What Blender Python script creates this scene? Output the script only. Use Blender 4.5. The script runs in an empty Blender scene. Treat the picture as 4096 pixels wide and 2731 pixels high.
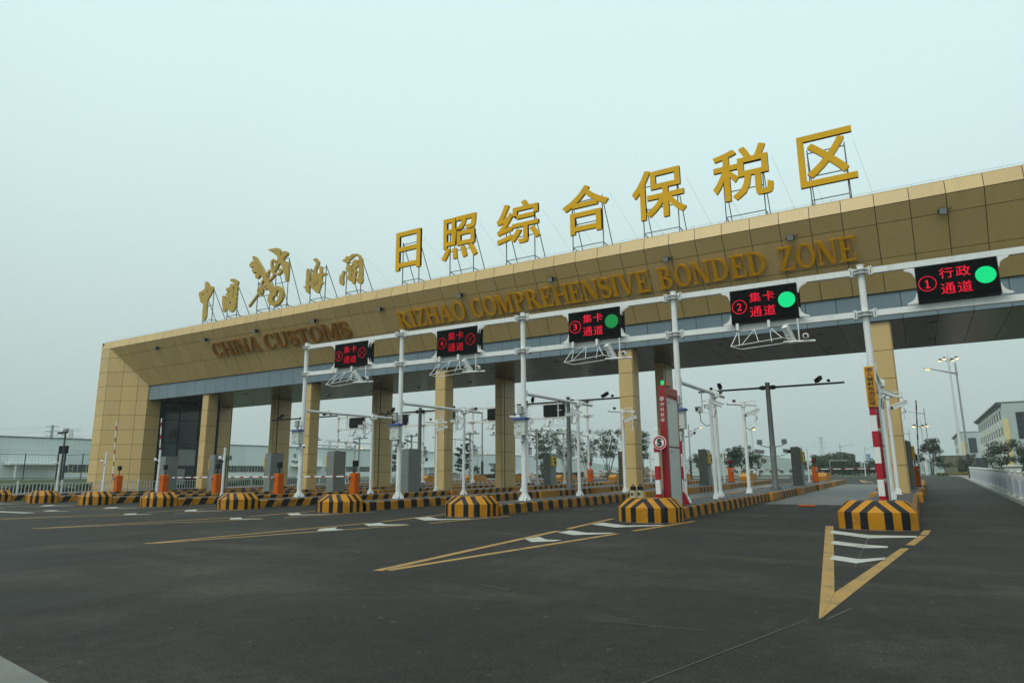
import bpy, math, random
from mathutils import Vector, Matrix
random.seed(7)
R = math.radians
S = bpy.context.scene
C = S.collection

# ------------------------------------------------------------------ camera
CAM_YAW, CAM_PITCH, CAM_ROLL, CAM_H = 0.5410, 0.1967, -0.0078, 1.317
cam = bpy.data.cameras.new('camera'); cam.sensor_width = 36.0
cam.lens = 36.0*2656.7/4096.0; cam.clip_start = 0.1; cam.clip_end = 6000
co = bpy.data.objects.new('camera', cam); C.objects.link(co)
f = Vector((-math.sin(CAM_YAW)*math.cos(CAM_PITCH), math.cos(CAM_YAW)*math.cos(CAM_PITCH), math.sin(CAM_PITCH)))
r = Vector((math.cos(CAM_YAW), math.sin(CAM_YAW), 0.0)); u = r.cross(f)
r2 = r*math.cos(CAM_ROLL)+u*math.sin(CAM_ROLL); u2 = -r*math.sin(CAM_ROLL)+u*math.cos(CAM_ROLL)
mw = Matrix((r2, u2, -f)).transposed().to_4x4(); mw.translation = (0, 0, CAM_H)
co.matrix_world = mw
S.camera = co

# ------------------------------------------------------------------ sky (overcast), sun, exposure
SUN_EL, SUN_AZ = 56.0, 196.0      # azimuth clockwise from +Y: behind the camera, slightly left
w = bpy.data.worlds.new('World'); S.world = w; w.use_nodes = True
nt = w.node_tree; nt.nodes.clear()
sky = nt.nodes.new('ShaderNodeTexSky'); sky.sky_type = 'NISHITA'; sky.sun_disc = False
sky.sun_elevation = R(SUN_EL); sky.sun_rotation = R(SUN_AZ); sky.air_density = 1.0; sky.dust_density = 6.0; sky.ozone_density = 1.0
geo = nt.nodes.new('ShaderNodeTexCoord'); sep = nt.nodes.new('ShaderNodeSeparateXYZ')
nt.links.new(geo.outputs['Generated'], sep.inputs[0])
ramp = nt.nodes.new('ShaderNodeValToRGB'); ramp.color_ramp.interpolation = 'B_SPLINE'
els = ramp.color_ramp.elements
els[0].position = 0.0; els[0].color = (0.47, 0.565, 0.55, 1)
els[1].position = 1.0; els[1].color = (0.80, 1.0, 1.0, 1)
for p, c in ((0.10, (0.50, 0.605, 0.585, 1)), (0.30, (0.655, 0.825, 0.81, 1)), (0.52, (0.76, 0.985, 0.98, 1))):
    e = els.new(p); e.color = c
cn = nt.nodes.new('ShaderNodeTexNoise'); cn.inputs['Scale'].default_value = 1.6; cn.inputs['Detail'].default_value = 4.0
nt.links.new(geo.outputs['Generated'], cn.inputs['Vector'])
ca_ = nt.nodes.new('ShaderNodeMath'); ca_.operation = 'MULTIPLY_ADD'; ca_.inputs[1].default_value = 0.16; ca_.inputs[2].default_value = -0.08
nt.links.new(cn.outputs['Fac'], ca_.inputs[0])
cb_ = nt.nodes.new('ShaderNodeMath'); cb_.operation = 'ADD'
nt.links.new(sep.outputs['Z'], cb_.inputs[0]); nt.links.new(ca_.outputs[0], cb_.inputs[1]); nt.links.new(cb_.outputs[0], ramp.inputs[0])
sc = nt.nodes.new('ShaderNodeVectorMath'); sc.operation = 'SCALE'; sc.inputs['Scale'].default_value = 10.0
nt.links.new(ramp.outputs[0], sc.inputs[0])
mx = nt.nodes.new('ShaderNodeMix'); mx.data_type = 'RGBA'; mx.inputs[0].default_value = 0.92
nt.links.new(sky.outputs[0], mx.inputs[6]); nt.links.new(sc.outputs[0], mx.inputs[7])
bg = nt.nodes.new('ShaderNodeBackground'); bg.inputs[1].default_value = 0.10
out = nt.nodes.new('ShaderNodeOutputWorld')
nt.links.new(mx.outputs[2], bg.inputs[0]); nt.links.new(bg.outputs[0], out.inputs[0])
sl = bpy.data.lights.new('sun', 'SUN'); sl.energy = 1.5; sl.angle = R(30); sl.color = (1.0, 0.93, 0.84)
so = bpy.data.objects.new('sun', sl); C.objects.link(so)
sd = Vector((math.sin(R(SUN_AZ))*math.cos(R(SUN_EL)), math.cos(R(SUN_AZ))*math.cos(R(SUN_EL)), math.sin(R(SUN_EL))))
so.rotation_euler = sd.to_track_quat('Z', 'Y').to_euler(); so.location = (0, -20, 40)
S.view_settings.view_transform = 'Standard'; S.view_settings.look = 'None'
S.view_settings.exposure = 0.0; S.view_settings.gamma = 1.0
try: S.view_settings.use_curve_mapping = False
except Exception: pass
S.cycles.max_bounces = 6; S.cycles.diffuse_bounces = 3; S.cycles.glossy_bounces = 3
S.cycles.transparent_max_bounces = 12; S.cycles.volume_bounces = 1

# ------------------------------------------------------------------ materials
class NT:
    """tiny helper for node maths"""
    def __init__(s, name):
        s.m = bpy.data.materials.new(name); s.m.use_nodes = True
        s.t = s.m.node_tree; s.b = s.t.nodes['Principled BSDF']
    def n(s, k): return s.t.nodes.new(k)
    def l(s, a, b): s.t.links.new(a, b)
    def math(s, op, a, b=None, c=None):
        q = s.n('ShaderNodeMath'); q.operation = op
        for i, v in enumerate((a, b, c)):
            if v is None: continue
            if isinstance(v, (int, float)): q.inputs[i].default_value = v
            else: s.l(v, q.inputs[i])
        return q.outputs[0]
    def obj(s):
        return s.n('ShaderNodeTexCoord').outputs['Object']
    def objr(s):
        a = s.n('ShaderNodeVectorMath'); a.operation = 'MULTIPLY_ADD'; i = s.n('ShaderNodeObjectInfo'); cb = s.n('ShaderNodeCombineXYZ')
        for q in range(3): s.l(i.outputs['Random'], cb.inputs[q])
        s.l(cb.outputs[0], a.inputs[0]); a.inputs[1].default_value = (37, 53, 29); s.l(s.obj(), a.inputs[2]); return a.outputs[0]
    def xyz(s, v):
        q = s.n('ShaderNodeSeparateXYZ'); s.l(v, q.inputs[0]); return q.outputs
    def noise(s, vec, scale, detail=3, rough=0.55, sc=None):
        if sc:
            mp = s.n('ShaderNodeMapping'); mp.inputs['Scale'].default_value = sc; s.l(vec, mp.inputs[0]); vec = mp.outputs[0]
        q = s.n('ShaderNodeTexNoise'); q.inputs['Scale'].default_value = scale
        q.inputs['Detail'].default_value = detail; q.inputs['Roughness'].default_value = rough
        s.l(vec, q.inputs['Vector']); return q.outputs['Fac']
    def ramp(s, fac, stops):
        q = s.n('ShaderNodeValToRGB'); e = q.color_ramp.elements
        e[0].position, e[0].color = stops[0][0], (*stops[0][1], 1)
        e[1].position, e[1].color = stops[-1][0], (*stops[-1][1], 1)
        for p, c in stops[1:-1]:
            k = e.new(p); k.color = (*c, 1)
        s.l(fac, q.inputs[0]); return q.outputs[0]
    def mix(s, fac, a, b, kind='MIX'):
        q = s.n('ShaderNodeMix'); q.data_type = 'RGBA'; q.blend_type = kind
        for sock, v in ((q.inputs[0], fac), (q.inputs[6], a), (q.inputs[7], b)):
            if isinstance(v, tuple): sock.default_value = (*v, 1) if len(v) == 3 else v
            elif isinstance(v, (int, float)): sock.default_value = v
            else: s.l(v, sock)
        return q.outputs[2]
    def bump(s, h, strength=0.3, dist=0.02):
        q = s.n('ShaderNodeBump'); q.inputs['Strength'].default_value = strength; q.inputs['Distance'].default_value = dist
        s.l(h, q.inputs['Height']); s.l(q.outputs[0], s.b.inputs['Normal'])
    def done(s, col=None, rough=None, metal=None, spec=None):
        if col is not None:
            if isinstance(col, tuple): s.b.inputs['Base Color'].default_value = (*col, 1)
            else: s.l(col, s.b.inputs['Base Color'])
        if rough is not None:
            if isinstance(rough, (int, float)): s.b.inputs['Roughness'].default_value = rough
            else: s.l(rough, s.b.inputs['Roughness'])
        if metal is not None: s.b.inputs['Metallic'].default_value = metal
        if spec is not None: s.b.inputs['Specular IOR Level'].default_value = spec
        return s.m

def plain(name, col, rough=0.5, metal=0.0, var=0.10, scale=3.0, dirt=0.0, spec=None):
    """painted / bare surface with mild mottling, and streaky grime where asked"""
    k = NT(name); v = k.objr()
    n1 = k.noise(v, scale, 4)
    c = k.ramp(n1, [(0.25, tuple(x*(1-var) for x in col)), (0.75, tuple(min(1, x*(1+var)) for x in col))])
    if dirt > 0:
        n2 = k.noise(v, 1.6, 5, 0.65, (2.5, 2.5, 0.5))
        fac = k.math('MULTIPLY', k.math('MAXIMUM', k.math('MULTIPLY', k.math('SUBTRACT', n2, 0.52), 4.0), 0.0), dirt)
        fac = k.math('MINIMUM', fac, 0.8)
        c = k.mix(fac, c, tuple(x*0.45 for x in col))
    rr = k.math('ADD', k.math('MULTIPLY', n1, 0.16), rough-0.08)
    return k.done(c, rr, metal, spec)

def emit(name, col, strength):
    k = NT(name); k.b.inputs['Base Color'].default_value = (*[x*0.03 for x in col], 1); k.b.inputs['Specular IOR Level'].default_value = 0.05
    k.b.inputs['Emission Color'].default_value = (*col, 1); k.b.inputs['Emission Strength'].default_value = strength
    return k.m

def panel_mat(name, col, rough=0.38, streak=0.35):
    """composite cladding: each panel a touch different, faint vertical rain streaks"""
    k = NT(name); v = k.obj()
    rnd = k.n('ShaderNodeNewGeometry').outputs['Random Per Island']
    c = k.ramp(rnd, [(0.0, tuple(x*0.93 for x in col)), (1.0, tuple(x*1.05 for x in col))])
    n2 = k.noise(v, 1.0, 5, 0.6, (1.8, 1.8, 0.22))
    fac = k.math('MULTIPLY', k.math('MAXIMUM', k.math('SUBTRACT', n2, 0.50), 0.0), streak*2.2)
    c = k.mix(fac, c, tuple(x*0.5 for x in col))
    n3 = k.noise(v, 0.35, 2)
    c = k.mix(k.math('MULTIPLY', n3, 0.22), c, tuple(x*0.8 for x in col))
    k.bump(k.noise(v, 0.8, 2), 0.06, 0.05)
    return k.done(c, rough)

M = {}
M['tan'] = panel_mat('tan_cladding', (0.585, 0.415, 0.175))
M['tan_back'] = plain('panel_joint', (0.035, 0.03, 0.022), 0.8)
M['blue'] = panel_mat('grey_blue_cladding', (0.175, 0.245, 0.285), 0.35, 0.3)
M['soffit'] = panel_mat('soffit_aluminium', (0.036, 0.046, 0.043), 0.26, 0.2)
M['white'] = plain('white_painted_steel', (0.74, 0.76, 0.75), 0.42, 0, 0.05, 2.5, 0.35)
M['galv'] = plain('galvanised_steel', (0.36, 0.38, 0.38), 0.45, 0.35, 0.12, 6, 0.3)
M['gold'] = plain('yellow_gold_sign_paint', (0.72, 0.40, 0.004), 0.45, 0, 0.07, 1.5, 0.12, 0.2)
M['gold_dull'] = plain('brushed_gold_sign', (0.45, 0.31, 0.06), 0.42, 0.0, 0.12, 2.0, 0.2, 0.3)
M['gold_serif'] = plain('ochre_sign_letters', (0.72, 0.345, 0.006), 0.5, 0, 0.08, 2.0, 0.15, 0.2)
M['brown_serif'] = plain('brown_sign_letters', (0.30, 0.125, 0.015), 0.5, 0, 0.10, 2.0, 0.2, 0.2)
M['frame'] = plain('sign_frame_steel', (0.17, 0.19, 0.20), 0.5, 0.4, 0.15, 5, 0.3)
M['black'] = plain('black_housing', (0.010, 0.012, 0.013), 0.5, 0, 0.2, spec=0.15)
M['screen'] = plain('led_screen', (0.004, 0.005, 0.006), 0.6, 0, 0.2, spec=0.05)
M['darkgrey'] = plain('dark_grey_steel', (0.05, 0.054, 0.054), 0.5, 0.0, 0.12, 5, spec=0.2)
M['mast'] = plain('grey_mast_steel', (0.27, 0.285, 0.28), 0.42, 0.3, 0.10, 4, 0.3)
M['kiosk'] = plain('grey_kiosk_paint', (0.185, 0.20, 0.19), 0.5, 0, 0.08, 2, 0.3)
M['orange'] = plain('orange_gate_paint', (0.58, 0.105, 0.002), 0.5, 0, 0.06, 2, 0.2, 0.2)
M['yellow_reader'] = plain('yellow_reader_panel', (0.62, 0.40, 0.02), 0.4, 0, 0.08)
M['red'] = plain('red_paint', (0.30, 0.004, 0.014), 0.35, 0, 0.08, 2, 0.15)
M['redband'] = plain('red_reflective_band', (0.42, 0.008, 0.022), 0.35, 0, 0.06)
M['whiteband'] = plain('white_reflective_band', (0.72, 0.74, 0.73), 0.4, 0, 0.05, 3, 0.25)
M['panelgrey'] = plain('pale_detector_panel', (0.56, 0.60, 0.58), 0.35, 0, 0.05, 1.5, 0.2)
M['box'] = plain('pale_grey_box', (0.52, 0.57, 0.53), 0.42, 0, 0.05, 2, 0.25)
M['blueroof'] = plain('blue_box_roof', (0.012, 0.045, 0.20), 0.35)
M['paver'] = plain('island_paving', (0.052, 0.057, 0.062), 0.6, 0, 0.22, 1.2, 0.3)
M['kerb_plain'] = plain('orange_yellow_kerb_paint', (0.42, 0.175, 0.006), 0.55, 0, 0.14, 2, 0.4)
M['kerb_dark'] = plain('weathered_kerb', (0.13, 0.135, 0.125), 0.8, 0, 0.25, 3.0, 0.5)
M['concrete'] = plain('concrete', (0.30, 0.305, 0.29), 0.75, 0, 0.18, 1.5, 0.4)
M['marking_yellow'] = None
M['led_red'] = emit('red_leds', (1.0, 0.018, 0.05), 0.85)
M['led_red_dim'] = emit('dim_red_leds', (1.0, 0.010, 0.035), 0.5)
M['led_green'] = emit('bright_green_leds', (0.01, 0.74, 0.24), 1.0)
M['led_green_dim'] = emit('green_leds', (0.02, 0.33, 0.085), 0.75)
M['lamp_warm'] = emit('sodium_lamp', (1.0, 0.60, 0.16), 2.2)
M['lamp_white'] = emit('warm_white_lamp', (1.0, 0.72, 0.36), 2.4)
M['lamp_red_off'] = plain('red_lamp_lens', (0.25, 0.006, 0.006), 0.25)
M['lamp_amber_off'] = plain('amber_lamp_lens', (0.55, 0.13, 0.004), 0.25)
M['lens'] = plain('camera_lens_glass', (0.01, 0.01, 0.012), 0.12)
M['lamp_glass'] = plain('floodlight_glass', (0.26, 0.29, 0.295), 0.25)
M['rubber'] = plain('black_rubber', (0.008, 0.008, 0.008), 0.7, spec=0.1)
M['cream'] = plain('cream_plastic', (0.46, 0.43, 0.27), 0.5)
M['text_black'] = plain('black_lettering', (0.018, 0.015, 0.012), 0.6)
M['text_white'] = plain('white_lettering', (0.72, 0.74, 0.74), 0.5)
M['sign_yellow'] = plain('amber_sign_face', (0.55, 0.235, 0.006), 0.4, 0, 0.05)
M['blue_sign'] = plain('blue_road_sign', (0.03, 0.10, 0.33), 0.4)
M['glass'] = plain('dark_curtain_glass', (0.016, 0.034, 0.042), 0.08, 0, 0.25, 0.4, spec=0.6)
M['mullion'] = plain('dark_mullion', (0.02, 0.028, 0.03), 0.4)
M['warehouse'] = panel_mat('pale_warehouse_sheet', (0.66, 0.72, 0.70), 0.5, 0.3)
M['warehouse_lower'] = plain('white_warehouse_wall', (0.74, 0.78, 0.76), 0.6, 0, 0.06, 0.2)
M['trim'] = plain('dark_roof_trim', (0.09, 0.11, 0.11), 0.6)
M['winglass'] = plain('window_glass', (0.03, 0.04, 0.045), 0.5, 0, 0.3, 0.3, spec=0.08)
M['wcream'] = plain('cream_window_frame', (0.42, 0.42, 0.32), 0.5)
M['office'] = panel_mat('pale_office_wall', (0.74, 0.78, 0.76), 0.55, 0.25)
M['office_grey'] = panel_mat('grey_office_wall', (0.40, 0.46, 0.46), 0.55, 0.25)
M['pilaster'] = plain('pale_yellow_pilaster', (0.62, 0.53, 0.24), 0.6)
M['meshfence'] = plain('dark_fence_paint', (0.035, 0.045, 0.055), 0.5)
M['railing'] = plain('white_railing_paint', (0.62, 0.65, 0.66), 0.45, 0, 0.05, 2, 0.25)
M['railblue'] = plain('bluish_fence_panel', (0.40, 0.46, 0.54), 0.45, 0, 0.08, 2, 0.2)
M['bark'] = plain('bark', (0.10, 0.088, 0.07), 0.85, 0, 0.25, 6)
M['rock'] = plain('tan_boulder', (0.30, 0.25, 0.185), 0.85, 0, 0.3, 1.5, 0.4)
M['wallbrown'] = plain('olive_brown_wall', (0.145, 0.135, 0.095), 0.8, 0, 0.12, 0.5, 0.3)
M['brick'] = plain('reddish_pavers', (0.20, 0.125, 0.105), 0.75, 0, 0.18, 2.5)
M['lattice'] = plain('pylon_steel', (0.20, 0.22, 0.23), 0.6)
M['line_yellow'] = None

def leaf_mat(name, a, b):
    k = NT(name)
    rnd = k.n('ShaderNodeNewGeometry').outputs['Random Per Island']
    n = k.noise(k.obj(), 0.9, 2)
    c = k.ramp(rnd, [(0.0, a), (1.0, b)])
    c = k.mix(n, c, tuple(x*0.75 for x in b))
    k.b.inputs['Transmission Weight'].default_value = 0.0
    return k.done(c, 0.6)
M['leaf'] = leaf_mat('green_leaves', (0.030, 0.048, 0.022), (0.085, 0.115, 0.050))
M['leaf_pine'] = leaf_mat('pine_needles', (0.016, 0.034, 0.022), (0.048, 0.075, 0.042))
M['leaf_dark'] = leaf_mat('dark_shrub_leaves', (0.018, 0.032, 0.018), (0.050, 0.070, 0.035))
M['leaf_hedge'] = leaf_mat('green_hedge_leaves', (0.022, 0.05, 0.02), (0.07, 0.125, 0.04))
M['leaf_purple'] = leaf_mat('purple_hedge_leaves', (0.022, 0.016, 0.018), (0.060, 0.042, 0.042))
M['leaf_gold'] = leaf_mat('yellow_green_leaves', (0.12, 0.13, 0.02), (0.24, 0.23, 0.05))
M['leaf_far'] = leaf_mat('far_leaves', (0.03, 0.055, 0.035), (0.07, 0.10, 0.06))

# --- asphalt: two ages of surfacing, fine aggregate, tyre-darkened bands, dust
def asphalt():
    k = NT('asphalt'); v = k.obj(); x, y, z = k.xyz(v)
    big = k.noise(v, 0.30, 5, 0.68)
    mid = k.noise(v, 1.1, 4, 0.6, (1.0, 0.35, 1))
    fine = k.noise(v, 42.0, 2, 0.7)
    peb = k.noise(v, 130.0, 1, 0.5)
    c = k.ramp(big, [(0.30, (0.0085, 0.0080, 0.0066)), (0.50, (0.0195, 0.0178, 0.0140)), (0.68, (0.046, 0.0405, 0.0305))])
    # brownish dusty swathes
    dust = k.noise(v, 0.42, 5, 0.65, (0.35, 1.0, 1))
    c = k.mix(k.math('MULTIPLY', k.math('MAXIMUM', k.math('SUBTRACT', dust, 0.52), 0.0), 3.6), c, (0.082, 0.068, 0.044))
    # tyre bands sweeping towards the lanes
    band = k.noise(v, 0.75, 5, 0.7, (1.0, 0.12, 1))
    c = k.mix(k.math('MULTIPLY', k.math('MAXIMUM', k.math('SUBTRACT', band, 0.52), 0.0), 4.5), c, (0.018, 0.018, 0.017))
    arcs = k.noise(v, 0.9, 5, 0.7, (0.10, 1.0, 1))
    c = k.mix(k.math('MINIMUM', k.math('MULTIPLY', k.math('MAXIMUM', k.math('SUBTRACT', arcs, 0.50), 0.0), 4.0), 0.75), c, (0.0165, 0.0150, 0.0125))
    # newer, darker course near the islands
    edge = k.math('ADD', k.math('ADD', y, k.math('MULTIPLY', x, 0.085)), k.math('MULTIPLY', k.noise(v, 2.0, 3), 0.35))
    new = k.math('GREATER_THAN', edge, 11.75)
    c = k.mix(k.math('MULTIPLY', new, 0.42), c, (0.022, 0.023, 0.023))
    c = k.mix(k.math('MULTIPLY', mid, 0.35), c, (0.030, 0.030, 0.028))
    sp = k.ramp(fine, [(0.35, (0.45, 0.45, 0.45)), (0.62, (1.32, 1.31, 1.27))])
    c = k.mix(1.0, c, sp, 'MULTIPLY')
    lt = k.math('GREATER_THAN', k.noise(v, 9.0, 2, 0.5), 0.72)
    c = k.mix(k.math('MULTIPLY', lt, 0.35), c, (0.13, 0.125, 0.11))
    c = k.mix(1.0, c, k.ramp(k.noise(v, 6.5, 5, 0.72), [(0.34, (0.72, 0.72, 0.73)), (0.66, (1.28, 1.27, 1.24))]), 'MULTIPLY')
    k.bump(k.math('ADD', fine, k.math('MULTIPLY', peb, 0.5)), 0.35, 0.006)
    return k.done(c, k.math('ADD', k.math('MULTIPLY', mid, 0.25), 0.62), None, 0.22)
M['asphalt'] = asphalt()

def road_paint(name, col, wear):
    k = NT(name); v = k.obj()
    n = k.noise(v, 2.2, 5, 0.7); n2 = k.noise(v, 28.0, 3, 0.7)
    a = k.math('MULTIPLY', k.math('MAXIMUM', k.math('SUBTRACT', k.math('ADD', n, k.math('MULTIPLY', n2, 0.6)), 0.78), 0.0), wear)
    c = k.mix(k.math('MINIMUM', a, 0.85), k.ramp(n, [(0.3, tuple(q*0.8 for q in col)), (0.7, col)]), (0.06, 0.058, 0.05))
    return k.done(c, 0.6)
M['line_yellow'] = road_paint('worn_yellow_road_paint', (0.39, 0.225, 0.05), 3.8)
M['line_white'] = road_paint('worn_white_road_paint', (0.47, 0.47, 0.425), 3.0)
M['scratch'] = road_paint('pale_scratch', (0.085, 0.085, 0.077), 6.0)

def wet_concrete():
    k = NT('worn_concrete_slab'); v = k.obj()
    n = k.noise(v, 0.7, 5, 0.6, (1.0, 0.22, 1)); n2 = k.noise(v, 30, 2)
    c = k.ramp(n, [(0.36, (0.030, 0.030, 0.028)), (0.5, (0.070, 0.068, 0.062)), (0.66, (0.140, 0.136, 0.124))])
    c = k.mix(k.math('MULTIPLY', n2, 0.3), c, (0.14, 0.14, 0.13))
    return k.done(c, k.math('ADD', k.math('MULTIPLY', n, 0.5), 0.22), None, 0.2)
M['slab'] = wet_concrete()

def terrain():
    k = NT('grass_ground'); v = k.obj()
    n = k.noise(v, 0.08, 5); n2 = k.noise(v, 1.2, 4)
    c = k.ramp(n, [(0.3, (0.030, 0.050, 0.018)), (0.6, (0.055, 0.078, 0.028)), (0.8, (0.10, 0.095, 0.050))])
    c = k.mix(k.math('MULTIPLY', n2, 0.5), c, (0.028, 0.042, 0.018))
    return k.done(c, 0.9)
M['terrain'] = terrain()

def stripes(name, slant=0.0, period=0.80):
    """kerb paint: black and yellow blocks along the kerb"""
    k = NT(name); v = k.obj(); vr = k.objr(); x, y, z = k.xyz(v)
    wob = k.math('MULTIPLY', k.math('SUBTRACT', k.noise(vr, 3.0, 3), 0.5), 0.05)
    t = k.math('ADD', k.math('ADD', y, k.math('MULTIPLY', z, slant)), wob)
    fr = k.math('FRACT', k.math('DIVIDE', k.math('ADD', t, 100.0), period))
    blk = k.math('LESS_THAN', fr, 0.46)
    n = k.noise(vr, 2.3, 4, 0.65)
    ye = k.ramp(n, [(0.25, (0.24, 0.10, 0.006)), (0.5, (0.39, 0.165, 0.008)), (0.8, (0.45, 0.21, 0.02))])
    bl = k.ramp(n, [(0.25, (0.004, 0.005, 0.006)), (0.8, (0.014, 0.015, 0.016))])
    c = k.mix(blk, ye, bl)
    sc_ = k.math('MAXIMUM', k.math('MULTIPLY', k.math('SUBTRACT', k.noise(vr, 7.0, 5, 0.7), 0.60), 5.0), 0.0)
    c = k.mix(k.math('MINIMUM', sc_, 0.6), c, (0.11, 0.10, 0.085))
    tyre = k.math('MAXIMUM', k.math('MULTIPLY', k.math('SUBTRACT', k.noise(vr, 1.3, 5, 0.7, (1, 0.8, 3.5)), 0.56), 6.0), 0.0)
    c = k.mix(k.math('MINIMUM', tyre, 0.72), c, (0.030, 0.028, 0.025))
    low = k.math('MULTIPLY', k.math('LESS_THAN', z, 0.035), 0.6)
    c = k.mix(low, c, (0.12, 0.11, 0.09))
    return k.done(c, 0.55, None, 0.18)
M['kerb'] = stripes('striped_kerb_paint')
M['kerb_slant'] = stripes('slanted_striped_kerb_paint', -0.7, 0.80)

def nose_paint():
    """end blocks: stripes that climb the slopes and meet in a chevron"""
    k = NT('striped_end_block_paint'); v = k.obj(); vr = k.objr(); x, y, z = k.xyz(v)
    up = k.math('MAXIMUM', k.math('SUBTRACT', z, 0.40), 0.0)
    ax = k.math('ABSOLUTE', x)
    wob = k.math('MULTIPLY', k.math('SUBTRACT', k.noise(vr, 4.0, 3), 0.5), 0.02)
    side = k.math('MULTIPLY', k.math('MAXIMUM', k.math('SUBTRACT', y, 0.36), 0.0), k.math('GREATER_THAN', ax, k.math('SUBTRACT', 0.80, k.math('MULTIPLY', up, 0.9))))
    uu = k.math('ADD', k.math('ADD', k.math('ADD', ax, side), k.math('MULTIPLY', up, 1.15)), wob)
    fr = k.math('FRACT', k.math('DIVIDE', k.math('ADD', uu, 0.165), 0.33))
    blk = k.math('MULTIPLY', k.math('LESS_THAN', fr, 0.5), k.math('GREATER_THAN', uu, 0.16))
    n = k.noise(vr, 2.0, 4, 0.6)
    ye = k.ramp(n, [(0.25, (0.33, 0.135, 0.005)), (0.5, (0.45, 0.19, 0.007)), (0.8, (0.50, 0.23, 0.015))])
    bl = k.ramp(n, [(0.25, (0.004, 0.005, 0.006)), (0.8, (0.016, 0.018, 0.019))])
    c = k.mix(blk, ye, bl)
    sc_ = k.math('MAXIMUM', k.math('MULTIPLY', k.math('SUBTRACT', k.noise(vr, 5.0, 6, 0.75, (1, 1, 0.4)), 0.62), 6.0), 0.0)
    c = k.mix(k.math('MINIMUM', sc_, 0.55), c, (0.14, 0.125, 0.10))
    tyre = k.math('MAXIMUM', k.math('MULTIPLY', k.math('SUBTRACT', k.noise(vr, 1.5, 5, 0.7, (1, 1, 2.5)), 0.58), 5.0), 0.0)
    c = k.mix(k.math('MINIMUM', tyre, 0.55), c, (0.045, 0.038, 0.03))
    low = k.math('LESS_THAN', k.math('ADD', z, k.math('MULTIPLY', k.noise(vr, 9, 2), 0.03)), 0.035)
    c = k.mix(k.math('MULTIPLY', low, 0.8), c, (0.15, 0.14, 0.12))
    k.bump(k.noise(vr, 14, 3), 0.12, 0.01)
    return k.done(c, 0.5, None, 0.22)
M['nose'] = nose_paint()

def boom_paint():
    k = NT('red_white_boom_bands'); v = k.obj(); x, y, z = k.xyz(v)
    fr = k.math('FRACT', k.math('DIVIDE', k.math('ADD', x, 100.0), 0.80))
    c = k.mix(k.math('LESS_THAN', fr, 0.36), (0.74, 0.76, 0.75), (0.30, 0.010, 0.022))
    return k.done(c, 0.4)
M['boom'] = boom_paint()
def postbands():
    k = NT('red_white_post_bands'); v = k.obj(); x, y, z = k.xyz(v)
    fr = k.math('FRACT', k.math('DIVIDE', k.math('ADD', z, 0.02), 0.80))
    c = k.mix(k.math('LESS_THAN', fr, 0.5), (0.72, 0.74, 0.73), (0.36, 0.006, 0.020))
    return k.done(c, 0.38)
M['postband'] = postbands()

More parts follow.
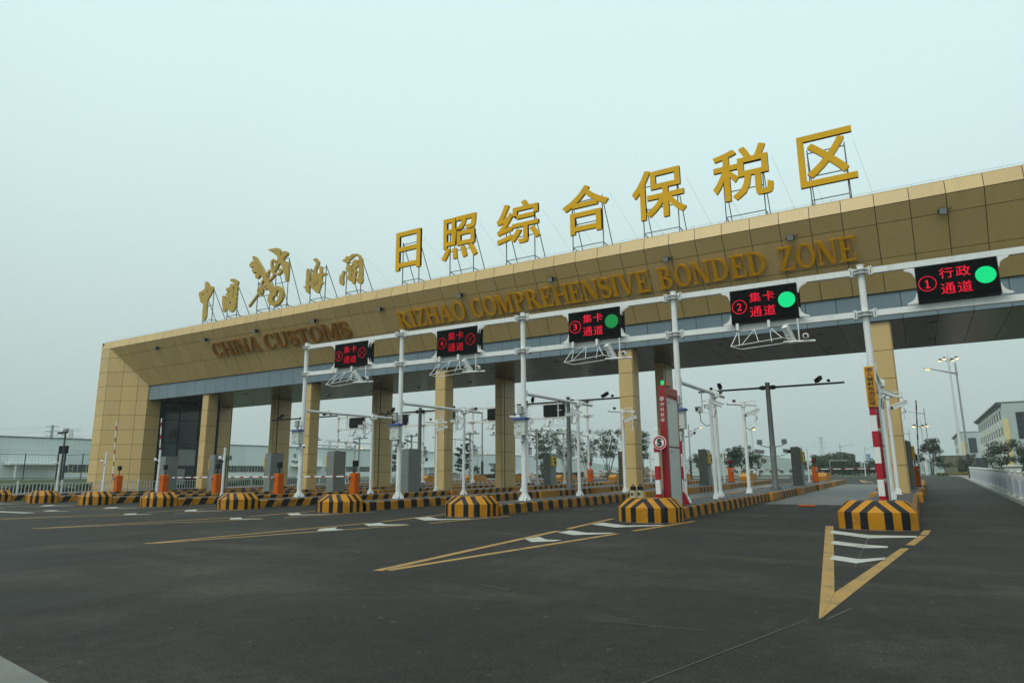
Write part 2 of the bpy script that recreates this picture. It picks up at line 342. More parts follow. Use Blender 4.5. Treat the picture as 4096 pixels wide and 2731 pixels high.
# ------------------------------------------------------------------ mesh helpers
class MB:
    def __init__(s): s.v = []; s.f = []; s.m = []; s.s = []
    def add(s, verts, faces, mi=0, smooth=False):
        o = len(s.v); s.v += [tuple(q) for q in verts]
        for fc in faces: s.f.append(tuple(i+o for i in fc)); s.m.append(mi); s.s.append(smooth)
    def box(s, x0, x1, y0, y1, z0, z1, mi=0):
        v = [(x0, y0, z0), (x1, y0, z0), (x1, y1, z0), (x0, y1, z0), (x0, y0, z1), (x1, y0, z1), (x1, y1, z1), (x0, y1, z1)]
        s.add(v, [(3, 2, 1, 0), (4, 5, 6, 7), (0, 1, 5, 4), (1, 2, 6, 5), (2, 3, 7, 6), (3, 0, 4, 7)], mi)
    def bbox(s, x0, x1, y0, y1, z0, z1, b=0.02, mi=0):
        """box with chamfered edges"""
        b = min(b, (x1-x0)*0.45, (y1-y0)*0.45, (z1-z0)*0.45)
        X = (x0, x0+b, x1-b, x1); Y = (y0, y0+b, y1-b, y1); Z = (z0, z0+b, z1-b, z1)
        def P(i, j, k): return (X[i], Y[j], Z[k])
        v = []; idx = {}
        for key in [(i, j, k) for i in (0, 3) for j in (1, 2) for k in (1, 2)] + [(i, j, k) for i in (1, 2) for j in (0, 3) for k in (1, 2)] + [(i, j, k) for i in (1, 2) for j in (1, 2) for k in (0, 3)]:
            idx[key] = len(v); v.append(P(*key))
        F = []
        q = lambda *ks: F.append(tuple(idx[t] for t in ks))
        q((0,1,1),(0,1,2),(0,2,2),(0,2,1)); q((3,1,1),(3,2,1),(3,2,2),(3,1,2))
        q((1,0,1),(2,0,1),(2,0,2),(1,0,2)); q((1,3,1),(1,3,2),(2,3,2),(2,3,1))
        q((1,1,0),(1,2,0),(2,2,0),(2,1,0)); q((1,1,3),(2,1,3),(2,2,3),(1,2,3))
        for k, kk in ((1, 0), (2, 3)):
            q((1,0,k),(1,1,kk),(2,1,kk),(2,0,k)) if k == 1 else q((1,0,k),(2,0,k),(2,1,kk),(1,1,kk))
            q((1,3,k),(2,3,k),(2,2,kk),(1,2,kk)) if k == 1 else q((1,3,k),(1,2,kk),(2,2,kk),(2,3,k))
            q((0,1,k),(0,2,k),(1,2,kk),(1,1,kk)) if k == 1 else q((0,1,k),(1,1,kk),(1,2,kk),(0,2,k))
            q((3,1,k),(2,1,kk),(2,2,kk),(3,2,k)) if k == 1 else q((3,1,k),(3,2,k),(2,2,kk),(2,1,kk))
        q((0,1,1),(1,0,1),(1,0,2),(0,1,2)); q((3,1,1),(3,1,2),(2,0,2),(2,0,1))
        q((0,2,1),(0,2,2),(1,3,2),(1,3,1)); q((3,2,1),(2,3,1),(2,3,2),(3,2,2))
        for i, ii in ((0, 1), (3, 2)):
            for j, jj in ((1, 0), (2, 3)):
                for k, kk in ((1, 0), (2, 3)):
                    t = [(i, j, k), (ii, jj, k), (ii, j, kk)]
                    fl = ((i == 3) ^ (j == 2) ^ (k == 2))
                    q(*(t if fl else t[::-1]))
        s.add(v, F, mi)
    def cyl(s, p0, p1, r0, r1=None, n=12, mi=0, caps=True, smooth=True):
        r1 = r0 if r1 is None else r1
        p0, p1 = Vector(p0), Vector(p1); d = (p1-p0)
        if d.length < 1e-6: return
        d.normalize(); a = Vector((0, 0, 1)) if abs(d.z) < 0.9 else Vector((1, 0, 0))
        e1 = d.cross(a).normalized(); e2 = d.cross(e1)
        v = []
        for p, rr in ((p0, r0), (p1, r1)):
            for i in range(n):
                t = 2*math.pi*i/n; v.append(p+(e1*math.cos(t)+e2*math.sin(t))*rr)
        F = [(i, (i+1) % n, n+(i+1) % n, n+i) for i in range(n)]
        s.add(v, F, mi, smooth)
        if caps:
            s.add(v[:n], [tuple(range(n))[::-1]], mi); s.add(v[n:], [tuple(range(n))], mi)
    def tube(s, pts, r, n=8, mi=0):
        for a, b in zip(pts[:-1], pts[1:]): s.cyl(a, b, r, r, n, mi)
    def bar(s, p0, p1, w, h=None, mi=0):
        """rectangular bar between two points"""
        h = w if h is None else h
        p0, p1 = Vector(p0), Vector(p1); d = (p1-p0).normalized()
        a = Vector((0, 0, 1)) if abs(d.z) < 0.95 else Vector((0, 1, 0))
        e1 = d.cross(a).normalized()*w/2; e2 = d.cross(e1).normalized()*h/2
        v = [p0-e1-e2, p0+e1-e2, p0+e1+e2, p0-e1+e2, p1-e1-e2, p1+e1-e2, p1+e1+e2, p1-e1+e2]
        s.add(v, [(3, 2, 1, 0), (4, 5, 6, 7), (0, 1, 5, 4), (1, 2, 6, 5), (2, 3, 7, 6), (3, 0, 4, 7)], mi)
    def prism(s, poly, fn, d0, d1, mi=0, side_mi=None):
        """2-D polygon (ccw) pushed from depth d0 to d1; fn(u, v, d) -> xyz"""
        n = len(poly); v = [fn(a, b, d0) for a, b in poly]+[fn(a, b, d1) for a, b in poly]
        s.add(v, [tuple(range(n, 2*n))], mi); s.add(v, [tuple(range(n))[::-1]], mi)
        s.add(v, [(i, (i+1) % n, n+(i+1) % n, n+i) for i in range(n)], mi if side_mi is None else side_mi)
    def ball(s, c, r, n=10, mi=0, sz=1.0):
        v = []; F = []; m = max(4, n//2+1)
        for j in range(m+1):
            th = math.pi*j/m
            for i in range(n):
                ph = 2*math.pi*i/n
                v.append((c[0]+r*math.sin(th)*math.cos(ph), c[1]+r*math.sin(th)*math.sin(ph), c[2]+r*sz*math.cos(th)))
        for j in range(m):
            for i in range(n):
                F.append((j*n+i, (j+1)*n+i, (j+1)*n+(i+1) % n, j*n+(i+1) % n))
        s.add(v, F, mi, True)
    def mesh(s, name, mats):
        me = bpy.data.meshes.new(name); me.from_pydata(s.v, [], s.f)
        for k in (mats if isinstance(mats, (list, tuple)) else [mats]): me.materials.append(k)
        me.polygons.foreach_set('material_index', s.m); me.polygons.foreach_set('use_smooth', s.s)
        me.update(); return me
    def put(s, name, mats, parent=None, loc=(0, 0, 0), rot=None):
        return put(name, s.mesh(name, mats), parent, loc, rot)

def put(name, me, parent=None, loc=(0, 0, 0), rot=None):
    o = bpy.data.objects.new(name, me); C.objects.link(o); o.location = loc
    if rot: o.rotation_euler = rot
    if parent: o.parent = parent
    return o
def tag(o, label=None, cat=None, group=None, kind=None):
    if label: o['label'] = label
    if cat: o['category'] = cat
    if group: o['group'] = group
    if kind: o['kind'] = kind
    return o
def thing(name, label, cat, loc=(0, 0, 0), rz=0.0, group=None):
    o = bpy.data.objects.new(name, None); C.objects.link(o); o.empty_display_size = 0.3
    o.location = loc; o.rotation_euler = (0, 0, rz)
    return tag(o, label, cat, group)
def dup(o, loc=None, rz=None, label=None, parent=None):
    c = o.copy(); C.objects.link(c)
    if parent: c.parent = parent
    if loc is not None: c.location = loc
    if rz is not None: c.rotation_euler = (0, 0, rz)
    if label: c['label'] = label
    for ch in list(o.children): dup(ch, parent=c)
    return c
def structure(o): return tag(o, kind='structure')

def g(y):
    """ground level: the plaza climbs gently towards the back"""
    return 0.0 if y < 25 else 0.008*(min(y, 90.0)-25.0)
KH = 0.33                       # island height
def zi(y): return g(y)+KH
ISL = [-0.95, -6.7, -12.65, -18.5, -24.4, -30.1, -35.6, -41.0, -46.4]     # island centre lines, right to left
ORD = ['rightmost', 'second from the right', 'third from the right', 'fourth from the right', 'middle, fifth from the right',
       'fourth from the left', 'third from the left', 'second from the left', 'leftmost']

# text -> flat glyph outlines through Blender's own font
def glyph(txt, offset=0.0, extrude=0.05):
    cu = bpy.data.curves.new('t', 'FONT'); cu.body = txt; cu.size = 1.0; cu.extrude = extrude; cu.offset = offset
    cu.resolution_u = 3
    o = bpy.data.objects.new('t', cu); C.objects.link(o)
    bpy.context.view_layer.update()
    dg = bpy.context.evaluated_depsgraph_get(); me = bpy.data.meshes.new_from_object(o.evaluated_get(dg))
    vs = [tuple(v.co) for v in me.vertices]; fs = [tuple(p.vertices) for p in me.polygons]
    bpy.data.objects.remove(o); bpy.data.curves.remove(cu); bpy.data.meshes.remove(me)
    return vs, fs
def text_into(mb, txt, x0, x1, z0, z1, yfront, depth, offset=0.0, mi=0, fn=None):
    vs, fs = glyph(txt, offset)
    xs = [v[0] for v in vs]; ys = [v[1] for v in vs]; a, b, c, d = min(xs), max(xs), min(ys), max(ys)
    out = []
    for X, Y, Z in vs:
        U = x0+(X-a)/(b-a)*(x1-x0); V = z0+(Y-c)/(d-c)*(z1-z0); D = depth*(0.05+Z)/0.10
        out.append(fn(U, V, D) if fn else (U, yfront+depth-D, V))
    mb.add(out, fs, mi)
def bold_into(mb, txt, x0, x1, z0, z1, yfront, depth, offset, e):
    """heavier strokes: a few nudged copies, each a hair deeper than the last"""
    for i, (a, b) in enumerate(((-e, -e), (e, -e), (-e, e), (e, e))):
        text_into(mb, txt, x0+e+a, x1-e+a, z0+e+b, z1-e+b, yfront+0.002*i, depth, offset)
def outline_into(mb, loops, yfront, depth):
    cu = bpy.data.curves.new('t', 'CURVE'); cu.dimensions = '2D'; cu.fill_mode = 'BOTH'; cu.extrude = 0.05
    for lp in loops:
        sp = cu.splines.new('POLY'); sp.points.add(len(lp)-1); sp.use_cyclic_u = True
        for p, q in zip(sp.points, lp): p.co = (q[0], q[1], 0, 1)
    o = bpy.data.objects.new('t', cu); C.objects.link(o); bpy.context.view_layer.update()
    dg = bpy.context.evaluated_depsgraph_get(); me = bpy.data.meshes.new_from_object(o.evaluated_get(dg))
    vs = [(v.co.x, yfront+depth*(0.5-v.co.z*10.0), v.co.y) for v in me.vertices]; fs = [tuple(p.vertices) for p in me.polygons]
    bpy.data.objects.remove(o); bpy.data.curves.remove(cu); bpy.data.meshes.remove(me)
    mb.add(vs, fs)
# ------------------------------------------------------------------ ground
def sheet(name, xs, ys, dz, mat, kind='structure'):
    mb = MB(); n = len(ys)
    vs = [(x, y, g(y)+dz) for y in ys for x in xs]; k = len(xs)
    mb.add(vs, [(j*k+i, j*k+i+1, (j+1)*k+i+1, (j+1)*k+i) for j in range(n-1) for i in range(k-1)])
    o = mb.put(name, mat); return tag(o, kind=kind)
sheet('ground', (-2500, 2500), (-400, 25, 90, 3000), -0.02, M['terrain'])
sheet('road', (-58, 6.0), (-60, 25, 90, 122), 0.0, M['asphalt'])
sheet('forecourt', (-400, -58.004), (-60, 4), 0.0, M['asphalt'])
sheet('forecourt', (6.004, 60), (-60, 11), 0.0, M['asphalt'])
sheet('pavement', (-66, -58.004), (4.004, 25, 80), 0.0, M['brick'])
mb = MB(); mb.add([(-64.0, 4.1, -0.1), (-64.0, 78, 0.3), (-69.0, 74, 1.12), (-69.0, 4.2, 1.12), (-400, 74, 1.12), (-400, 4.2, 1.12)], [(0, 1, 2, 3), (3, 2, 4, 5)]); structure(mb.put('embankment', M['terrain']))
sheet('pavement', (-60, -14), (90.5, 93.5), 0.10, M['brick'])
# wet concrete weighing slabs in the entry lanes
for a, b in ((-5.5, -1.95), (-11.4, -7.7), (-17.2, -13.6), (-23.1, -19.5)):
    mb = MB(); ys = (29.2, 40, 50, 61.5)
    vs = [(x, y, g(y)+0.004) for y in ys for x in (a-0.12, b+0.12)]
    mb.add(vs, [(2*j, 2*j+1, 2*j+3, 2*j+2) for j in range(3)]); structure(mb.put('concrete_slab', M['slab']))
# kerb along the right-hand pavement, kerb at the rear, kerb corner beside the camera
KP = [(2.80, 11), (2.95, 24), (3.10, 32), (3.72, 75), (4.25, 105), (3.6, 121)]
mb = MB(); pv = MB()
for (xa, y0), (xb, y1) in zip(KP[:-1], KP[1:]):
    for i in range(4):
        s0, s1 = i/4, (i+1)/4; X0, Y0_, X1, Y1_ = xa+(xb-xa)*s0, y0+(y1-y0)*s0, xa+(xb-xa)*s1, y0+(y1-y0)*s1; z0, z1 = g(Y0_), g(Y1_)
        mb.add([(X0, Y0_, z0-0.02), (X1, Y1_, z1-0.02), (X0+0.02, Y0_, z0+0.14), (X1+0.02, Y1_, z1+0.14), (X0+0.17, Y0_, z0+0.14), (X1+0.17, Y1_, z1+0.14), (X0+0.17, Y0_, z0), (X1+0.17, Y1_, z1)], [(0, 2, 3, 1), (2, 4, 5, 3), (4, 6, 7, 5)])
        pv.add([(X0+0.17, Y0_, z0+0.13), (X0+2.2, Y0_, z0+0.13), (X1+2.2, Y1_, z1+0.13), (X1+0.17, Y1_, z1+0.13)], [(0, 1, 2, 3)])
structure(mb.put('kerb', M['concrete'])); structure(pv.put('pavement', M['brick']))
mb = MB(); mb.bbox(-60, -14, 90.2, 90.5, 0.45, 0.66, 0.02); structure(mb.put('kerb', M['concrete']))
mb = MB()
pl = [(-7.3, 2.72), (-5.55, 2.40), (-4.42, 2.24), (-3.6, 1.2), (-3.4, -2.0), (-7.3, -2.0)]
mb.prism(pl[::-1], lambda a, b, d: (a, b, d), -0.02, 0.10); structure(mb.put('kerb', M['kerb_dark']))

# painted markings: a long V with chevrons in front of each island
def line_quad(mb, p, q, w, z=0.004, mi=0, w2=None):
    p, q = Vector((p[0], p[1])), Vector((q[0], q[1])); d = (q-p).normalized(); nrm = Vector((-d.y, d.x))
    w2 = w if w2 is None else w2
    n = max(2, int((q-p).length/0.8)); rr = random.Random(int(p.x*100+q.y*10))
    L = []; Rr = []
    for i in range(n+1):
        t = i/n; c = p.lerp(q, t); ww = (w+(w2-w)*t)/2
        a = c+nrm*(ww+rr.uniform(-.006, .006)); b = c-nrm*(ww+rr.uniform(-.006, .006))
        L.append((a.x, a.y, g(a.y)+z)); Rr.append((b.x, b.y, g(b.y)+z))
    v = L+Rr; m = n+1
    mb.add(v, [(m+i, m+i+1, i+1, i) for i in range(n)], mi)
TIPX = [-0.93, -6.67, -13.5, -20.2, -26.4, -32.4, -38.1, -43.6, -49.0]
TIPY = [7.0, 7.38, 8.07, 8.98, 9.5, 9.9, 10.2, 10.5, 10.8]
for i, xc in enumerate(ISL):
    mb = MB(); tx = TIPX[i]; ty = TIPY[i]
    if i == 0:
        mb.add([(-0.935, 6.95, .004), (-0.92, 6.96, .004), (-0.955, 8.48, .004), (-1.97, 18.59, .004), (-2.14, 18.52, .004)], [(0, 1, 2, 3, 4)])
        mb.add([(-0.918, 6.965, .004), (-0.30, 13.81, .004), (-0.43, 13.75, .004), (-0.953, 8.5, .004)], [(0, 1, 2, 3)])
        line_quad(mb, (-0.30, 14.36), (-0.09, 16.55), 0.135); line_quad(mb, (-0.075, 16.75), (-0.0, 18.1), 0.14)
        ch = [((-1.84, 16.75), (-1.03, 15.85), (-0.20, 16.25), 0.74), ((-1.57, 14.3), (-0.97, 13.8), (-0.63, 13.85), 0.62), ((-1.33, 11.85), (-0.94, 11.5), (-0.60, 12.05), 0.55)]
    else:
        line_quad(mb, (tx, ty), (xc-0.72, 14.4), 0.15); line_quad(mb, (xc-0.78, 15.0), (xc-1.22, 18.9), 0.15)
        line_quad(mb, (tx+0.1, ty+0.1), (xc+0.80, 14.3), 0.15); line_quad(mb, (xc+0.86, 15.1), (xc+1.22, 18.8), 0.15)
        ch = [((xc-0.84, 16.9), (xc+0.12, 16.2), (xc+0.92, 17.0), 0.72 if i < 3 else 0.5), ((xc-0.52, 14.3), (xc+0.1, 13.85), (xc+0.66, 14.3), 0.66 if i < 3 else 0.42)]
        if i in (1, 2): ch.append(((xc-0.42, 12.6), (xc+0.02, 12.1), (xc+0.36, 12.3), 0.6))
    structure(mb.put('road_marking', M['line_yellow']))
    mb = MB()
    for a, b, c, h in ch:
        z = 0.007
        mb.add([(a[0], a[1]-h/2, z), (b[0], b[1]-h/2, z), (b[0], b[1]+h/2, z), (a[0], a[1]+h/2, z)], [(0, 1, 2, 3)])
        mb.add([(b[0], b[1]-h/2, z), (c[0], c[1]-h*0.25, z), (c[0], c[1]+h*0.25, z), (b[0], b[1]+h/2, z)], [(0, 1, 2, 3)])
    structure(mb.put('road_marking', M['line_white']))
# rear markings seen through the lanes
mb = MB()
for xa in (-4.1, -10.0): line_quad(mb, (xa, 66), (xa-1.3, 78), 0.22); line_quad(mb, (xa+0.6, 66), (xa-1.2, 78), 0.22)
line_quad(mb, (-13, 95), (2.9, 118), 0.35)
structure(mb.put('road_marking', M['line_yellow']))
# stray pale scratches and set-out lines on the asphalt
mb = MB()
for p, q, wd in (((-1.0, 6.95), (-1.9, 3.4), 0.008), ((-0.87, 6.93), (-0.72, 7.6), 0.012), ((-6.1, 5.3), (-5.0, 5.9), 0.010), ((-4.75, 7.1), (-4.2, 6.9), 0.012),
                 ((-2.65, 5.9), (-1.7, 6.0), 0.008), ((-1.03, 15.6), (-0.93, 10.9), 0.010), ((-8.7, 9.0), (-8.4, 8.9), 0.02), ((-6.9, 7.7), (-6.6, 7.65), 0.014)):
    line_quad(mb, p, q, wd, 0.005)
structure(mb.put('scratch_marks', M['scratch']))
# drain grate strip on the far left
mb = MB(); mb.box(-36.0, -29.0, 12.6, 12.95, 0.0, 0.012); structure(mb.put('drain_channel', M['concrete']))

# ------------------------------------------------------------------ traffic islands and their end blocks
def island(k):
    xc = ISL[k]; far = k >= 4
    t = thing('traffic_island', '%s long traffic island with black and yellow kerbs and grey paving' % ORD[k], 'traffic island', (xc, 18.3, 0), 0, 'traffic islands between the lanes')
    segs = [(0.0, 0.0, 14.3, 0.80), (1, 14.3, 21.2, 0.94), (1, 21.2, 28.7, 1.06), (1, 28.7, 36.0, 1.14), (1, 36.0, 45.5, 1.20)]
    kb = MB(); pv = MB(); st = MB(); off = 0.0
    for s_, a, b, hw in segs:
        a0 = a if a else 0.6
        za, zb = g(a0+18.3), g(b+18.3)
        for sx in (-1, 1):
            o, i = sx*hw, sx*(hw-0.16)
            v = [(o, a0, za-0.02), (o, b, zb-0.02), (o-sx*0.035, b, zb+KH-0.03), (o-sx*0.035, a0, za+KH-0.03), (o-sx*0.065, b, zb+KH), (o-sx*0.065, a0, za+KH), (i, b, zb+KH), (i, a0, za+KH)]
            F = [(0, 1, 2, 3), (3, 2, 4, 5), (5, 4, 6, 7)]
            if sx < 0: F = [q[::-1] for q in F]
            kb.add(v, F)
            if s_:      # plain painted shoulder where the island widens
                st = MB(); st.box(min(o+sx*.008, o-sx*0.24), max(o+sx*.008, o-sx*0.24), a0-0.42, a0+1.75, za-0.02, za+KH+0.018); st.put('kerb_shoulder', M['kerb_plain'], t)
        w_ = hw-0.161
        pv.add([(-w_, a0, za+KH-0.004), (w_, a0, za+KH-0.004), (w_, b, zb+KH-0.004), (-w_, b, zb+KH-0.004)], [(0, 1, 2, 3)])
    zb = g(45.5+18.3); kb.add([(-1.2, 45.5, zb-0.02), (1.2, 45.5, zb-0.02), (1.2, 45.5, zb+KH), (-1.2, 45.5, zb+KH)], [(3, 2, 1, 0)])
    kb.put('kerb', M['kerb_slant'] if far else M['kerb'], t); pv.put('paving', M['paver'], t)
    return t
for k in range(9): island(k)

NOSEX = [-0.96, -6.5, -12.5, -18.35, -24.1, -29.6, -34.9, -40.1, -45.3]
nb = MB()
lo = [(-0.17, 0), (0.17, 0), (0.60, 0.12), (0.82, 0.38), (0.82, 1.05), (-0.82, 1.05), (-0.82, 0.38), (-0.60, 0.12)]
def ring(sc_, dy, z): return [(x*sc_, dy+(y-0.55)*sc_+0.55, z) for x, y in lo]
rs = [[(x, y, -0.02) for x, y in lo], [(x, y, 0.395) for x, y in lo], [(x*0.985, 0.012+y*0.985, 0.41) for x, y in lo],
      [(x*0.77, 0.22+y*0.74, 0.625) for x, y in lo], [(x*0.755, 0.24+y*0.72, 0.635) for x, y in lo]]
vv = sum(rs, []); F = [(j*8+i, j*8+(i+1) % 8, (j+1)*8+(i+1) % 8, (j+1)*8+i) for j in range(4) for i in range(8)]
nb.add(vv, F); nb.add(rs[-1], [tuple(range(8))])
nose_me = nb.mesh('end_block', M['nose'])
NL = ['below the amber warning sign', 'before the red detector frame', 'below lane sign 3', 'below lane sign 4', 'fifth from the right', 'fourth from the left edge', 'third from the left edge', 'second from the left edge', 'cut off by the left photo edge']
for k in range(9):
    o = put('end_block', nose_me, None, (NOSEX[k], 17.5, 0), (0, 0, R(0)))
    tag(o, 'black and yellow striped end block, '+NL[k], 'end block', 'striped end blocks of the traffic islands')
# plain orange-yellow end walls at the rear of the islands
rb = MB()
rb.prism([(-1.9, 0), (1.9, 0), (1.9, 0.35), (1.45, 0.62), (-1.45, 0.62), (-1.9, 0.35)], lambda a, b, d: (d, a, b), -0.35, 0.35)
rear_me = rb.mesh('rear_end_block', M['kerb_plain'])
for k in range(9):
    y = 60.2; o = put('rear_end_block', rear_me, None, (ISL[k]+(0.55 if k == 0 else 0.0), y, zi(y)-0.01))
    tag(o, 'plain orange-yellow block at the rear end of the %s island' % ORD[k], 'end block', 'orange blocks at the rear ends of the islands')
# ------------------------------------------------------------------ the gate building
GB = thing('gate_building', 'long tan clad gate canopy on square columns spanning all the lanes', 'gate building', (-24, 33, 0))
def put_b(mb, name, mats, parent=None):
    """meshes of the building are laid out in world metres and shifted to its base"""
    mb.v = [(a+24, b-33, c) for a, b, c in mb.v]
    return mb.put(name, mats, parent or GB)
XL, XR = -61.2, 15.0
def clip(poly, cx):
    """convex clip of poly by convex polygon cx (both ccw)"""
    for i in range(len(cx)):
        a, b = cx[i], cx[(i+1) % len(cx)]; res = []
        side = lambda p: (b[0]-a[0])*(p[1]-a[1])-(b[1]-a[1])*(p[0]-a[0])
        for j in range(len(poly)):
            p, q = poly[j], poly[(j+1) % len(poly)]; sp, sq = side(p), side(q)
            if sp >= 0: res.append(p)
            if (sp > 0 > sq) or (sp < 0 < sq):
                t = sp/(sp-sq); res.append((p[0]+(q[0]-p[0])*t, p[1]+(q[1]-p[1])*t))
        poly = res
        if len(poly) < 3: return []
    return poly
def panels(mb, O, U, V, us, vs, cx=None, gap=0.028, th=0.03, back=True):
    """a clad face: separate panels with open joints over a dark backing"""
    O, U, V = Vector(O), Vector(U), Vector(V); N = U.cross(V).normalized()
    cx = cx or [(us[0], vs[0]), (us[-1], vs[0]), (us[-1], vs[-1]), (us[0], vs[-1])]
    if back: mb.add([O+U*a+V*b for a, b in cx], [tuple(range(len(cx)))], 1)
    for i in range(len(us)-1):
        for j in range(len(vs)-1):
            h = gap/2
            p = clip([(us[i]+h, vs[j]+h), (us[i+1]-h, vs[j]+h), (us[i+1]-h, vs[j+1]-h), (us[i]+h, vs[j+1]-h)], cx)
            if not p: continue
            n = len(p); v = [O+U*a+V*b for a, b in p]+[O+U*a+V*b+N*th for a, b in p]
            mb.add(v, [tuple(range(n, 2*n))]+[(k, (k+1) % n, n+(k+1) % n, n+k) for k in range(n)], 0)
def rng(a, b, st, ph=0.0):
    r_ = [a]; x = a+ph if ph else a+st
    while x < b-0.15: r_.append(x); x += st
    return r_+[b]
TB = [M['tan'], M['tan_back']]
XI, XO, YF, YB, ZC, ZT, ZB, ZS = -59.8, -56.8, 31.0, 33.0, 12.4, 13.02, 9.1, 7.85
XSEAM = rng(XI, XR, 1.29)
# parapet strip (front of the frame)
LB = 0.15; PH = math.hypot(ZT-ZC, LB)
mb = MB(); panels(mb, (0, YF, ZC), (1, 0, 0), (0, LB/PH, (ZT-ZC)/PH), [XL]+XSEAM, [0, PH])
mb.box(XL, XR, YF+LB-0.02, YF+LB+0.3, ZT-0.01, ZT+0.04, 0); put_b(mb, 'parapet', TB)
# sloping fascia (top bevel)
SL = math.hypot(2.0, ZC-ZB); V_ = Vector((0, -2.0, ZC-ZB))/SL
mb = MB(); panels(mb, (0, YB, ZB), (1, 0, 0), V_, XSEAM, [0, SL*0.40, SL*0.805, SL], [(XO, 0), (XR, 0), (XR, SL), (XI, SL)])
put_b(mb, 'fascia', TB)
# left pylon: front strip, splayed bevel, reveal, outer side
zs = [0.0]+[0.30+1.25*i for i in range(0, 10)]+[ZC]
mb = MB(); panels(mb, (0, YF, 0), (1, 0, 0), (0, 0, 1), [XL, XI], zs)
BW = math.hypot(XO-XI, YB-YF); UB = Vector((XO-XI, YB-YF, 0))/BW
panels(mb, (XI, YF, 0), UB, (0, 0, 1), [0, BW*0.37, BW*0.74, BW], zs, [(0, 0), (BW, 0), (BW, ZB), (0, ZC)])
panels(mb, (XO, YB, 0), (0, 1, 0), (0, 0, 1), [0, 1.2], [z for z in zs if z < 8.9]+[ZB-0.05])
panels(mb, (XO, 40.1, 0), (0, 1, 0), (0, 0, 1), [0, 1.3], [z for z in zs if z < 7.6]+[ZS])
panels(mb, (XL, 41.5, 0), (0, -1, 0), (0, 0, 1), rng(0, 10.5, 1.3), zs+[ZT])
panels(mb, (XO, 41.5, 0), (-1, 0, 0), (0, 0, 1), rng(0, XO-XL, 1.3), zs+[ZT])
put_b(mb, 'pylon_wall', TB)
# right pylon, beyond the frame
mb = MB(); panels(mb, (XR, YF, 0), (1, 0, 0), (0, 0, 1), [0, 2.2, 4.4], zs+[ZT]); panels(mb, (XR, 41.5, 0), (0, -1, 0), (0, 0, 1), rng(0, 10.5, 1.3), zs+[ZT])
panels(mb, (XR+4.4, YF, 0), (0, 1, 0), (0, 0, 1), rng(0, 10.5, 1.3), zs+[ZT]); put_b(mb, 'pylon_wall', TB)
# grey-blue band under the fascia
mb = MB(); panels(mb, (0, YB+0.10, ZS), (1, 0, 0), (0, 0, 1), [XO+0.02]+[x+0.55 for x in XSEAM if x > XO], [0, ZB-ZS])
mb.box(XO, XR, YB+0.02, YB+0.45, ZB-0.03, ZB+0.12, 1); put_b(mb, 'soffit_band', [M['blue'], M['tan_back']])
# ceiling of dark aluminium panels
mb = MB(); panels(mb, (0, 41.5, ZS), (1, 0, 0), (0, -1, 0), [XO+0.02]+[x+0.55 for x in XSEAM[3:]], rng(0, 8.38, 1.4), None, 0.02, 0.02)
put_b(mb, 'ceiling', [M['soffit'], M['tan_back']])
# roof, rear face
mb = MB(); mb.box(XL+0.05, XR+4.3, YF+LB+0.05, 41.45, ZT-0.35, ZT-0.10); put_b(mb, 'roof', M['trim'])
mb = MB(); panels(mb, (XR, 41.52, ZS), (-1, 0, 0), (0, 0, 1), rng(0, XR-XO, 1.29), [0, 1.3, 2.6, 3.9, ZT-ZS]); put_b(mb, 'rear_fascia', TB)
# recessed downlights
dl = MB(); dl.cyl((0, 0, 0.0), (0, 0, -0.045), 0.16, 0.15, 14, 0); dl.cyl((0, 0, -0.046), (0, 0, -0.05), 0.11, 0.11, 12, 1)
dme = dl.mesh('downlight', [M['galv'], M['lamp_glass']])
for x in [1.2, -3.5]+[-3.5-4.75*i for i in range(1, 11)]+[6.0, 10.7]:
    for y in (34.9, 39.4): put('downlight', dme, GB, (x+24, y-33, ZS-0.02))
# columns: front row and rear row
def column(name, x0, x1, y0, y1, ztop, groove=False):
    mb = MB(); zz = [KH-0.02+g(y0)]+[z for z in [0.30+1.25*i for i in range(1, 7)] if z < ztop-0.3]+[ztop]
    wx, wy = x1-x0, y1-y0; H = [z-zz[0] for z in zz]
    panels(mb, (x0, y0, zz[0]), (1, 0, 0), (0, 0, 1), [0, wx], H, None, 0.024)
    if groove:
        panels(mb, (x1, y0, zz[0]), (0, 1, 0), (0, 0, 1), [0, 0.34], H, None, 0.024)
        panels(mb, (x1, y0+0.42, zz[0]), (0, 1, 0), (0, 0, 1), [0, wy-0.42], H, None, 0.024)
        mb.add([(x1-0.06, y0+0.33, zz[0]), (x1-0.06, y0+0.43, zz[0]), (x1-0.06, y0+0.43, zz[-1]), (x1-0.06, y0+0.33, zz[-1])], [(0, 1, 2, 3)], 1)
    else: panels(mb, (x1, y0, zz[0]), (0, 1, 0), (0, 0, 1), [0, wy], H, None, 0.024)
    panels(mb, (x1, y1, zz[0]), (-1, 0, 0), (0, 0, 1), [0, wx], H, None, 0.024)
    panels(mb, (x0, y1, zz[0]), (0, -1, 0), (0, 0, 1), [0, wy], H, None, 0.024)
    put_b(mb, name, TB)
for x in (-49.35, -37.55, -25.62, -13.27, -1.22, 10.9): column('column', x, x+0.76, 33.24, 34.06, ZS)
for x in (-47.75, -36.0, -24.62, -13.12, -1.1, 10.9): column('column', x, x+0.46, 38.7, 40.5, ZS, True)
